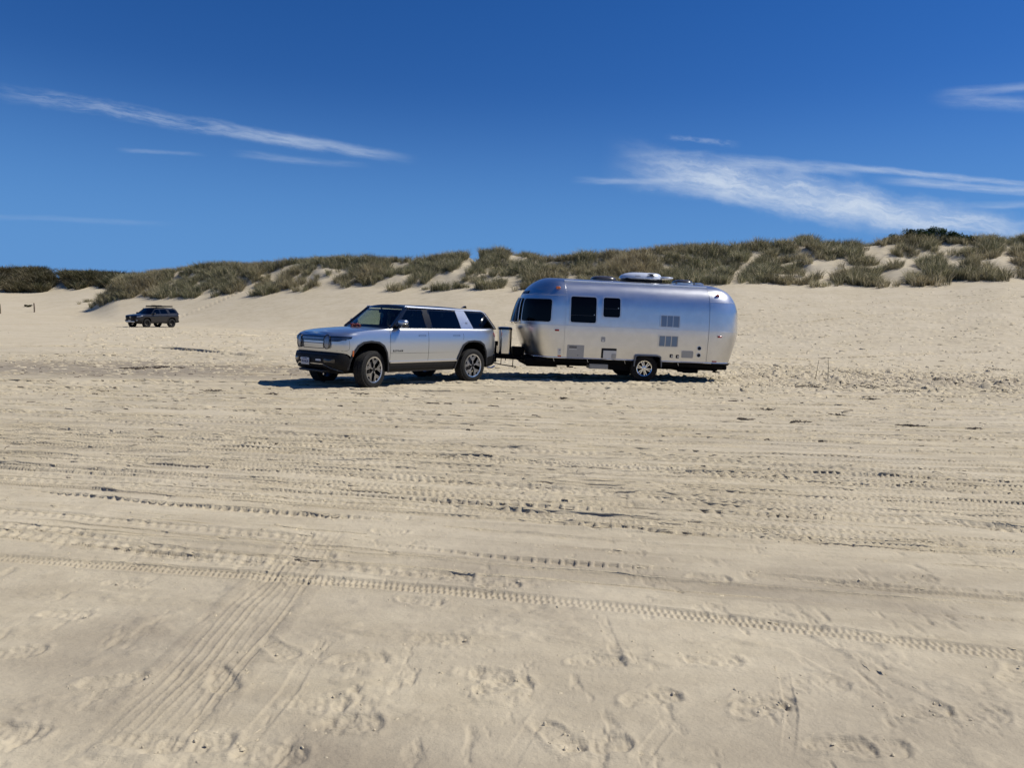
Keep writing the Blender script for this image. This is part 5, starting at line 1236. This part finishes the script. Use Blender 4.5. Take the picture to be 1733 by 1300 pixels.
TWd = [1.15, 1.195, 1.22, 1.20, 1.165, 1.09, .97, .80, .55, .0]; TFE = [3.02, 3.22, 3.33, 3.29, 3.22, 3.10, 2.95, 2.79, 2.65, 2.48]; TRE = [-2.56, -2.69, -2.77, -2.75, -2.68, -2.57, -2.42, -2.22, -2.02, -1.85]
def spline(Y):
    """smooth monotone-ish interpolation of the tables (Catmull-Rom)"""
    Xs = TZ; n = len(Xs); mm = [0]*n
    for i in range(n):
        if i == 0: mm[i] = (Y[1]-Y[0])/(Xs[1]-Xs[0])
        elif i == n-1: mm[i] = (Y[-1]-Y[-2])/(Xs[-1]-Xs[-2])*1.6
        else:
            a, b_ = (Y[i]-Y[i-1])/(Xs[i]-Xs[i-1]), (Y[i+1]-Y[i])/(Xs[i+1]-Xs[i]); mm[i] = 0 if a*b_ <= 0 else 2*a*b_/(a+b_)
    def f(z):
        z = min(max(z, Xs[0]), Xs[-1]); i = min(n-2, max(0, int(np.searchsorted(Xs, z)-1))); h = Xs[i+1]-Xs[i]; t = (z-Xs[i])/h
        return (2*t**3-3*t*t+1)*Y[i]+(t**3-2*t*t+t)*h*mm[i]+(-2*t**3+3*t*t)*Y[i+1]+(t**3-t*t)*h*mm[i+1]
    return f
tw, tf, tre = spline(TWd), spline(TFE), spline(TRE)
def tpoint(u, z, sg=1):
    w = tw(z)
    if u > XF:
        a = min(math.pi, (u-XF)/LF*math.pi/2); n = 2.3; s, c = math.sin(a), math.cos(a)
        return (XF+(tf(z)-XF)*max(s, 0)**(2/n), sg*w*math.copysign(abs(c)**(2/n), c), z)
    if u < XR:
        a = min(math.pi, (XR-u)/LR*math.pi/2); n = 2.6; s, c = math.sin(a), math.cos(a)
        return (XR+(tre(z)-XR)*max(s, 0)**(2/n), sg*w*math.copysign(abs(c)**(2/n), c), z)
    return (u, sg*w, z)
def TS(sg=1): return surf_of(lambda u, z: tpoint(u, z, sg), -sg)
def u_at(px, z, lo=2.2, hi=2.2+2.4):
    best = None
    for u in np.linspace(lo, hi, 500):
        p = TRM @ Vector(tpoint(u, z)); x = to_px(p.x, p.y, p.z)[0]
        if best is None or abs(x-px) < best[0]: best = (abs(x-px), u)
        if best[0] < .5 and abs(x-px) > 3: break
    return best[1]
def tpatch(b, sg, u0, u1, zs, nu, off=0.0, th=.006, curve='u'):
    """closed curved sheet-metal panel"""
    S = TS(sg); us = [u0+(u1-u0)*i/nu for i in range(nu+1)]
    m = len(zs); V = []; Fc = []
    for o in (off-th, off):
        for z in zs:
            for u in us:
                p, n = S(u, min(z, 2.6899)); 
                if z > 2.64: n = (n+Vector((0, 0, 3))).normalized()
                V.append(p+n*o)
    W = nu+1; Q = m*W
    for j in range(m-1):
        for i in range(nu):
            a = j*W+i; Fc.append([a, a+1, a+W+1, a+W]); Fc.append([Q+a, Q+a+W, Q+a+W+1, Q+a+1])
    for i in range(nu): Fc.append([i, Q+i, Q+i+1, i+1]); k = (m-1)*W; Fc.append([k+i, k+i+1, Q+k+i+1, Q+k+i])
    for j in range(m-1): a = j*W; Fc.append([a, a+W, Q+a+W, Q+a]); a = j*W+nu; Fc.append([a, Q+a, Q+a+W, a+W])
    return b.add(V, Fc)
zl = [.585]+list(np.linspace(.62, 1.425, 14)); zu = list(np.linspace(1.435, 2.2, 12)); zc_ = [2.2, 2.26, 2.32, 2.38, 2.43, 2.48, 2.52, 2.56, 2.59, 2.615, 2.64, 2.66, 2.672, 2.681, 2.687, 2.6895]
g = .003; wellP = rpoly([(.305, .30), (.305, .745), (-.405, .745), (-.405, .30)], [.01, .13, .13, .01], 6)
for sg in (1, -1):
    for nm, u0, u1, zs, nu in (('shell_panel', XR+g, XF-g, zl, 24), ('shell_panel', XR+g, XF-g, zu+zc_[1:], 24), ('shell_panel', XF+g, XF+LF, zl, 30), ('shell_panel', XF+g, XF+LF, zu, 30), ('shell_panel', XF+g, XF+LF, zc_, 30),
                               ('shell_panel', XR-LR, XR-g, zl, 30), ('shell_panel', XR-LR, XR-g, zu, 30), ('shell_panel', XR-LR, XR-g, zc_, 30)):
        b = MB(); tpatch(b, sg, u0, u1, zs, nu); o = b.build(nm, M['aluminium'], tr, smooth=40)
        if zs is zl and u0 > XR and u1 < XF:
            cb_ = MB().prism(wellP, sg*.6, sg*1.5).build('cutter', M['aluminium'], smooth=0); cut(o, [cb_])
# seams: overlapping joint strips with rivet rows
def tline(b, sg, P, r=.006, off=.002):
    S = TS(sg); b.tube([S(u, z)[0]+S(u, z)[1]*off for u, z in P], r, 6)
for sg in (1, -1):
    b = MB(); tline(b, sg, [(u, 1.43) for u in np.linspace(XR-LR, XF+LF, 80)], .0065, .001); b.build('belt_moulding', M['alu_light'], tr, smooth=60)
    b = MB(); tline(b, sg, [(u, .592) for u in np.linspace(XR-LR, -.42, 40)], .016, .006); tline(b, sg, [(u, .592) for u in np.linspace(.32, XF+LF, 50)], .016, .006); b.build('skirt_trim', M['chrome'], tr, smooth=60)
    b = MB(); zz = list(np.linspace(.60, 2.5, 24))+[2.56, 2.6, 2.64]
    tline(b, sg, [(XF, z) for z in zz], .0035, .001); tline(b, sg, [(XR, z) for z in zz], .0035, .001)
    tline(b, sg, [(u, 2.2) for u in np.linspace(XF, XF+LF, 30)], .004, .001); tline(b, sg, [(u, 2.2) for u in np.linspace(XR, XR-LR, 30)], .004, .001)
    b.build('seam', M['alu_light'], tr, smooth=60)
    b = MB(); S = TS(sg)
    def riv(u, z, s=.006):
        p, n = S(u, z); q = n.to_track_quat('Z', 'Y').to_matrix().to_4x4(); q.translation = p
        b.add([(s, 0, 0), (0, s, 0), (-s, 0, 0), (0, -s, 0), (0, 0, s*.9)], [[0, 1, 4], [1, 2, 4], [2, 3, 4], [3, 0, 4]], q)
    for u0 in (XF-.03, XR+.03, XF+.03, XR-.03):
        for z in np.arange(.62, 2.5, .045): riv(u0, z)
    for u in np.arange(XF+.05, XF+LF, .05): riv(u, 2.225); riv(u, 2.175, .005)
    for u in np.arange(XR-.05, XR-LR, -.05): riv(u, 2.225)
    for u in np.arange(XR, XF, .05): riv(u, 1.455, .005)
    for u in list(np.arange(XR, -.45, .05))+list(np.arange(.36, XF, .05)): riv(u, .66, .005)
    for u0 in (.45, -.15, -.75, -1.2):
        for z in np.arange(1.55, 2.35, .26): riv(u0, z, .008)
    b.build('rivet', M['alu_light'], tr, smooth=0)['kind'] = 'stuff'
    b = MB(); b.tube([(XF+.01, sg*.86, 2.592), (XR-.0, sg*.86, 2.592)], .020, 8); b.box(((XF+XR)/2, sg*.865, 2.575), (XF-XR, .03, .03)); b.build('awning_rail', M['ac_white'], tr)
# windows
S = TS(1)
def twin(u0, u1, z0, z1, r, mid=None, name='window', sg=1, fr=.035):
    S = TS(sg); o = rrect(u0, u1, z0, z1, r, 6, .07)
    w = MB().strip(S, o, inset(o, fr), -.004, .022, closed=True).build(name, M['alu_frame'], tr, smooth=40)
    o2 = inset(o, fr-.006); MB().plate(S, o2, 0, .012, 4).build('pane', M['trailer_glass'], w)
    if mid:
        b = MB(); b.strip(S, [(u0+fr, mid), (u1-fr, mid)], [(u0+fr, mid+.014), (u1-fr, mid+.014)], .01, .016) if False else b.strip(S, [(x, mid) for x in np.linspace(u0+fr, u1-fr, 6)], [(x, mid+.013) for x in np.linspace(u0+fr, u1-fr, 6)], .008, .018)
        b.build('window_bar', M['dark_alloy'], w)
        b = MB(); p = S(min(u0, u1)+fr+.05, mid+.03)[0]; b.box(p+Vector((0, sg*.02, 0)), (.02, .012, .02)); b.build('latch', M['alloy'], w)
for sg in (1, -1):
    twin(1.365, 2.105, 1.485, 2.215, .09, 1.70, sg=sg); twin(.735, 1.25, 1.655, 2.22, .09, 1.90, sg=sg)
ua, ub = u_at(935.5, 1.8), u_at(885.0, 1.8)
UC = XF+LF
ub = min(ub, UC-.36)
for sg in (1, -1): twin(ua, ub, 1.475, 2.115, .10, name='corner_window', sg=sg, fr=.03)
# front window with its stone guard that stands proud of the nose
o = rrect(UC-.60, UC+.60, 1.47, 2.13, .04, 4, .06)
w = MB().plate(S, [p for p in rrect(UC-.40, UC+.40, 1.50, 2.10, .06, 4, .06)], 0, .012, 5).build('front_window', M['trailer_glass'], tr)
def guard(u, z):
    p, n = S(u, z); k = (z-1.47)/.66; q = min(1, abs(u-UC)/.33); return p+Vector((.03+.11*(1-k)*(1-q**6), 0, 0))+n*.015
for sg in (1, -1):
    u0, u1 = (UC-.33, UC-.01) if sg > 0 else (UC+.01, UC+.33)
    G_ = surf_of(lambda u, z: guard(u, z)); b = MB(); us = np.linspace(u0, u1, 8); zs = np.linspace(1.475, 2.11, 6); V = []; Fc = []
    for z in zs:
        for u in us: V.append(guard(u, z))
    for j in range(5):
        for i in range(7): Fc.append([j*8+i, j*8+i+1, (j+1)*8+i+1, (j+1)*8+i])
    b.add(V, Fc); b.build('stone_guard', glass('stone_guard_glass', (.10, .10, .10)) if 'stone_guard_glass' not in bpy.data.materials else bpy.data.materials['stone_guard_glass'], tr)
    b = MB(); ue = UC-.33*sg; b.tube([guard(ue, z) for z in np.linspace(1.47, 2.12, 6)], .011, 6); b.tube([guard(u, 2.115) for u in us], .011, 6); b.tube([guard(u, 1.472) for u in us], .009, 6); b.build('guard_frame', M['alu_light'], tr, smooth=60)
    b = MB(); p = guard(UC-.28*sg, 1.47); b.tube([p, p+Vector((.0, 0, -.03)), p+Vector((-.05, 0, -.035))], .010, 5); b.build('guard_clip', M['dark_alloy'], tr)
# name on the nose, one letter after another round the curve
for i, chh in enumerate('AIRSTREAM'):
    u = UC-(4-i)*.115; p, n = S(u, 2.26)
    if n.x < 0: n = -n
    zax = n; yax = (Vector((0, 0, 1))-n*n.z).normalized(); xax = yax.cross(zax).normalized()
    # read from the front: left-hand letters lie on the trailer's right side
    pp = Vector((p.x, -p.y, p.z)); n2 = Vector((n.x, -n.y, n.z)); yax = (Vector((0, 0, 1))-n2*n2.z).normalized(); xax = yax.cross(n2).normalized()
    Mx = Matrix((( xax.x, yax.x, n2.x, pp.x+n2.x*.003), (xax.y, yax.y, n2.y, pp.y+n2.y*.003), (xax.z, yax.z, n2.z, pp.z+n2.z*.003), (0, 0, 0, 1)))
    text('nose_letter', chh, .125, M['gap'], tr, Mx, bold=.004)
# vents beside the rear: frame with three louvre panels
for z0, z1, u0, u1 in ((1.475, 1.825, -.305, -.865), (.962, 1.298, -.285, -.855)):
    o = rrect(u0, u1, z0, z1, .05, 5, .1); v = MB().strip(S, o, inset(o, .03), -.004, .018, closed=True).build('vent', M['alu_light'], tr)
    MB().plate(S, inset(o, .028), 0, .008).build('vent_back', M['hatch_grey'], v)
    for k in range(3):
        a = min(u0, u1)+.04+k*(abs(u1-u0)-.08)/3; bb = a+(abs(u1-u0)-.08)/3
        MB().plate(S, rrect(a+.014, bb-.014, z0+.045, z1-.045, .01), .008, .004+.010).build('louvre', mat('louvre_sky_tint', (.16, .23, .33), .35, .3) if 'louvre_sky_tint' not in bpy.data.materials else bpy.data.materials['louvre_sky_tint'], v)  # blue base colour stands in for sky reflected in the louvres
        if k: MB().strip(S, [(a, z) for z in np.linspace(z0+.03, z1-.03, 4)], [(a+.014, z) for z in np.linspace(z0+.03, z1-.03, 4)], .008, .017).build('vent_bar', M['alu_light'], v)
# hatches and service points on the lower side
def hatch(u0, u1, z0, z1, r, mm, name='hatch', off=.012, frame=None):
    o = rrect(u0, u1, z0, z1, r, 4); h = MB().plate(S, o, -.002, off).build(name, M[mm], tr)
    if frame: MB().strip(S, inset(o, -frame), o, -.002, off+.004, closed=True).build('hatch_frame', M['alu_light'], h)
    return h
h1 = hatch(1.665, 2.11, .575, .935, .012, 'hatch_grey', 'furnace_hatch'); 
for z, a, bb in ((.895, 1.86, 2.06), (.865, 1.86, 2.06), (.825, 1.86, 2.06)): MB().plate(S, rrect(a, bb, z-.008, z+.008, .003), .012, .016).build('hatch_slot', M['gap'] if z > .85 else M['hatch_white'], h1)
MB().plate(S, [(1.82+.012*math.cos(a), .67+.012*math.sin(a)) for a in np.linspace(0, 5.5, 8)], .01, .017).build('lock', M['gap'], h1)
h2 = hatch(1.125, 1.235, 1.045, 1.175, .02, 'hatch_grey', 'power_socket', frame=.008); MB().plate(S, rrect(1.15, 1.21, 1.06, 1.10, .01), .012, .018).build('socket_cover', M['hatch_white'], h2)
h3 = hatch(.80, 1.20, .62, .88, .01, 'gap', 'water_heater_hatch', .010); MB().plate(S, rrect(.80, 1.15, .625, .825, .01), .010, .022).build('hatch_door', M['hatch_white'], h3); MB().plate(S, rrect(.81, .93, .63, .745, .015), .022, .030).build('heater_vent', M['hatch_grey'], h3)
h4 = hatch(2.255, 2.345, .68, .83, .008, 'hatch_white', 'service_plate'); MB().plate(S, rrect(2.275, 2.295, .78, .80, .006), .012, .018).build('key_lock', M['gap'], h4)
for u, z0 in ((-.685, .745), (-.855, .735)):
    q = hatch(u-.04, u+.04, z0-.045, z0+.045, .01, 'gap', 'outlet'); MB().plate(S, rrect(u-.030, u+.006, z0-.028, z0+.022, .006), .012, .02).build('outlet_flap', M['hatch_white'], q)
hatch(-.955, -1.275, .71, .895, .03, 'hatch_grey', 'hatch', frame=.008)
for z in (.975, .79):
    b = MB(); p, n = S(-1.43, z); b.lathe([(0, .012), (.045, .012), (.05, 0)], 16, M=Matrix.Translation(p)); b.build('inlet', M['gap'], tr)
    b = MB(); b.lathe([(.048, .014), (.06, .014), (.06, 0), (.048, 0)], 20, M=Matrix.Translation(p), close=True); b.build('inlet_ring', M['alu_light'], tr)
# marker lamps
for sg in (1, -1):
    for u, z, mm in ((XF+.20, 2.385, 'amber_lens'), (XF+.16, 1.30, 'red_lens'), (XR-.20, 2.385, 'red_lens'), (XR-.20, 1.30, 'red_lens')):
        S_ = TS(sg); p, n = S_(u, z); b = MB(); q = n.to_track_quat('Z', 'X').to_matrix().to_4x4(); q.translation = p
        b.box((0, 0, .018), (.05, .12, .045) if z < 2 else (.05, .12, .060), M=q, bev=.018); b.build('marker_lamp', M[mm], tr, smooth=60)
    o = rrect(2.25, 2.35, .615, .655, .01); MB().plate(TS(sg), o, 0, .02).build('marker_lamp', M['amber_lens'], tr)
    o = rrect(-1.76, -1.88, .62, .655, .01); MB().plate(TS(sg), o, 0, .02).build('marker_lamp', M['red_lens'], tr)
# wheel wells, wheels
P3 = [(.335, .44), (.320, .60)]+rpoly([(.305, .62), (.305, .745), (-.405, .745), (-.405, .62)], [.001, .13, .13, .001], 6)+[(-.42, .60), (-.43, .44)]
for sg in (1, -1):
    b = MB(); sgn = 1.0
    A = [(x, sg*1.14, z) for x, z in P3]; cx, cz = -.05, .45
    V = []; Fc = []; n = len(P3)
    for k, (kk, yy) in enumerate(((1.0, 1.17), (1.0, 1.235), (.93, 1.235), (.93, 1.17))):
        for x, z in P3: V.append((cx+(x-cx)*kk, sg*yy, cz+(z-cz)*(kk-.02 if kk < 1 else 1) if z > .5 else z))
    for r_ in range(3):
        for i in range(n-1): Fc.append([r_*n+i, r_*n+i+1, (r_+1)*n+i+1, (r_+1)*n+i])
    b.add(V, Fc).build('wheel_arch', M['arch_grey'], tr)
    b = MB(); V = []; Fc = []
    for yy in (1.15, .62):
        for x, z in P3: V.append((cx+(x-cx)*.95, sg*yy, cz+(z-cz)*.95))
    for i in range(n-1): Fc.append([i, i+1, n+i+1, n+i])
    Fc.append([n+i for i in range(n)]); b.add(V, Fc).build('wheel_well', M['black'], tr)
    wh = empty('wheel', (-.0, sg*1.0, .385), (0, 0, math.pi if sg < 0 else 0)); wh.parent = tr
    tyre_parts(wh, .372, .215, .205, n=48, dusty=False, tread=False)
    b = MB(); b.lathe([(.205, .06), (.214, .092), (.205, .098), (.188, .090), (.182, .05), (.178, -.05), (.205, -.08)], 40); b.build('rim', M['chrome'], wh)
    b = MB()
    for k in range(6):
        for s_ in (-9, 9):
            a = 60*k+15+s_; a0 = 60*k+15+s_*1.3; b.prism([polar(.065, a0-11), polar(.192, a-3.6), polar(.192, a+3.6), polar(.065, a0+11)], .050, .074)
    b.lathe([(0, .095), (.030, .095), (.036, .085), (.036, .075), (.062, .072), (.068, .05)], 24)
    for k in range(6): p = polar(.050, 60*k); b.lathe([(0, .084), (.008, .084), (.009, .07)], 8, M=Matrix.Translation((p[0], 0, p[1])))
    b.build('spokes', M['chrome'], wh)
    b = MB(); b.lathe([(0, -.02), (.175, -.02), (.175, -.06)], 24); b.build('brake_drum', M['black'], wh)
# floor, frame, tanks, jacks under the body
b = MB(); b.box((.35, 0, .515), (5.1, 2.0, .12), bev=.03); b.box((2.95, 0, .52), (.5, 1.2, .10)); b.build('floor_pan', M['frame_black'], tr)
b = MB(); b.box((.3, .60, .42), (5.0, .06, .12)); b.box((.3, -.60, .42), (5.0, .06, .12)); b.tube([(-.05, -1.0, .365), (-.05, 1.0, .365)], .045, 8); b.build('chassis', M['frame_black'], tr)
b = MB(); b.prism([(1.75, .47), (.9, .31), (-.25, .29), (-.3, .47)], -.55, .95); b.build('holding_tank', M['frame_black'], tr)
b = MB(); b.box((1.20, .78, .385), (.50, .40, .13), bev=.01); b.build('outlet_box', M['box_grey'], tr)
b = MB(); b.prism([(-.42, .50), (-1.0, .34), (-1.55, .32), (-1.75, .50)], -.5, .75); b.box((-1.30, .80, .33), (.30, .10, .09), bev=.03); b.tube([(-1.0, .85, .36), (-1.55, .85, .34)], .05, 8); b.build('waste_tank', M['frame_black'], tr)
b = MB(); b.box((2.72, .1, .44), (.85, 1.5, .20), bev=.04); b.build('spare_wheel_carrier', M['frame_black'], tr)
b = MB(); b.tube([(3.45, .45, .53), (3.15, .75, .40), (3.10, .80, .335), (2.28, .80, .335), (2.28, .80, .52)], .018, 6); b.build('carrier_loop', M['frame_black'], tr)
for x in (2.05, -1.95):
    for sg in (1, -1):
        b = MB(); b.tube([(x+.12, sg*.9, .50), (x-.06, sg*.95, .36)], [.05, .035], 6); b.box((x-.08, sg*.95, .345), (.16, .10, .025)); b.build('stabiliser_jack', M['frame_black'], tr)
b = MB(); tline(b, 1, [(u, .565) for u in np.linspace(XR-LR, XR-.1, 24)], .045, -.01); tline(b, -1, [(u, .565) for u in np.linspace(XR-LR, XR-.1, 24)], .045, -.01); b.build('rear_bumper', M['frame_black'], tr, smooth=60)
b = MB(); b.box((-2.3, .55, .455), (.35, .14, .13), bev=.04); b.box((-2.3, -.55, .455), (.35, .14, .13), bev=.04); b.build('bumper_foot', M['frame_black'], tr)
for x in (2.45, 1.55, .55, -.9):
    b = MB(); b.tube([(x, 1.10, .565), (x-.03, 1.08, .49)], .008, 5); b.build('skirt_stay', M['alu_light'], tr)
# A-frame tongue, jack, gas cover, battery box, coupler, chains
b = MB()
for sg in (1, -1): b.tube([(2.9, sg*.62, .50), (4.02, sg*.06, .50)], .045, 6)
b.box((4.10, 0, .51), (.26, .10, .09), bev=.02); b.build('tongue', M['frame_black'], tr)
b = MB(); b.tube([(3.86, 0, .35), (3.86, 0, .80)], .035, 8); b.tube([(3.86, 0, .80), (3.86, 0, .92)], .05, 8); b.build('tongue_jack', M['frame_black'], tr)
GX, GY = 3.63, .02
b = MB(); pts = rrect(-.185, .185, -.26, .26, .12, 7); n = len(pts); V = []; Fc = []
for z in (.60, .65, 1.24): V += [(GX+x, GY+y, z) for x, y in pts]
for k in range(2):
    for i in range(n): Fc.append([k*n+i, k*n+(i+1) % n, (k+1)*n+(i+1) % n, (k+1)*n+i])
b.add(V, Fc); gc = b.build('gas_bottle_cover', M['steel'], tr, smooth=40)
b = MB(); V = []; Fc = []; prof = [(1.03, 1.235), (1.04, 1.27), (1.0, 1.295), (.85, 1.31), (.4, 1.318)]
for k, z in prof: V += [(GX+x*k, GY+y*k, z) for x, y in pts]
for k in range(len(prof)-1):
    for i in range(n): Fc.append([k*n+i, k*n+(i+1) % n, (k+1)*n+(i+1) % n, (k+1)*n+i])
Fc.append([(len(prof)-1)*n+i for i in range(n)]); b.add(V, Fc); b.build('cover_lid', M['black_gloss'], gc, smooth=40)
b = MB(); b.box((GX, GY, .575), (.42, .56, .05), bev=.01); b.build('cover_base', M['frame_black'], tr)
b = MB(); b.box((3.25, .0, .66), (.30, .55, .26), bev=.04); b.build('battery_box', M['frame_black'], tr)
b = MB()
for x, l in ((3.95, .20), (3.72, .22), (3.60, .10), (3.40, .28)): b.tube([(x, .30, .52), (x+.01, .31, .52-l)], .012, 5)
b.tube([(4.18, .34, .40), (3.75, .36, .31), (3.32, .38, .26)], .016, 6); b.tube([(4.05, .0, .48), (4.15, .1, .36), (4.25, .05, .42), (4.35, .0, .45)], .014, 5); b.tube([(4.2, .30, .50), (4.15, .32, .38)], .03, 6); b.build('hitch_bars', M['frame_black'], tr)
b = MB(); b.box((4.22, 0, .46), (.14, .12, .22), bev=.02); b.tube([(4.22, 0, .50), (4.62, 0, .46)], .04, 6); b.build('coupler', M['frame_black'], tr)
# roof: air conditioner with its rear lip, two smoke domes
S = TS(1)
def pill(x0, x1, w, z0, z1, prof, m_, name, parent, n=2.4, taper=0):
    V = []; Fc = []; N_ = 36; cx, rx = (x0+x1)/2, abs(x1-x0)/2
    for k, (s, t, sh) in enumerate(prof):
        for i in range(N_):
            a = 2*math.pi*i/N_; c, q = math.cos(a), math.sin(a)
            V.append((cx+sh+rx*s*math.copysign(abs(c)**(2/n), c), w*s*math.copysign(abs(q)**(2/n), q), z0+(z1-z0)*t))
    for k in range(len(prof)-1):
        for i in range(N_): Fc.append([k*N_+i, k*N_+(i+1) % N_, (k+1)*N_+(i+1) % N_, (k+1)*N_+i])
    Fc.append([(len(prof)-1)*N_+i for i in range(N_)]); Fc.append(list(range(N_))[::-1])
    return MB().add(V, Fc).build(name, m_, parent, smooth=50)
acb = MB(); acb.box((-.09, 0, 2.735), (1.02, .62, .10), bev=.02); ac = acb.build('air_conditioner', M['black'], tr)
pill(.52, -.66, .40, 2.765, 2.955, [(.93, 0, 0), (1.0, .12, 0), (.985, .35, 0), (.92, .62, -.02), (.82, .84, -.05), (.68, .96, -.08), (.45, 1.0, -.10)], M['ac_white'], 'unit_shell', ac)
pill(-.50, -.98, .36, 2.815, 2.865, [(.9, 0, 0), (1.0, .4, 0), (.97, .8, 0), (.8, 1, 0)], M['ac_white'], 'rear_lip', ac, n=2)
b = MB()
for k in range(5): b.box((-.26-.0*k, .385-.012*k, 2.845+.018*k), (.26-.02*k, .02, .008), R=Matrix.Rotation(.08, 4, 'Y'))
b.build('unit_slots', M['gap'], ac)
text('unit_lettering', 'DOMETIC', .035, M['gap'], ac, Ms(.12, .404, 2.84))
for x, rx, z in ((.97, .34, 2.67), (-1.27, .26, 2.68)):
    d = pill(x+rx, x-rx, .30, z, z+.05, [(1.0, 0, 0), (1.0, 1, 0)], M['alu_light'] if x < 0 else M['dome'], 'roof_vent', tr, n=4)
    pill(x+rx, x-rx, .30, z+.045, z+.14, [(1.02, 0, 0), (1.0, .3, 0), (.88, .68, 0), (.66, .90, 0), (.35, 1.0, 0)], M['dome'], 'vent_dome', d, n=2.6)
b = MB(); b.box((-1.66, .1, 2.72), (.20, .22, .06), bev=.01); b.lathe([(0, .05), (.03, .04), (.04, 0)], 10, M=Matrix.Translation((-1.85, 0, 2.70)) @ Matrix.Rotation(math.pi/2, 4, 'X')); b.build('roof_fitting', M['alu_light'], tr)
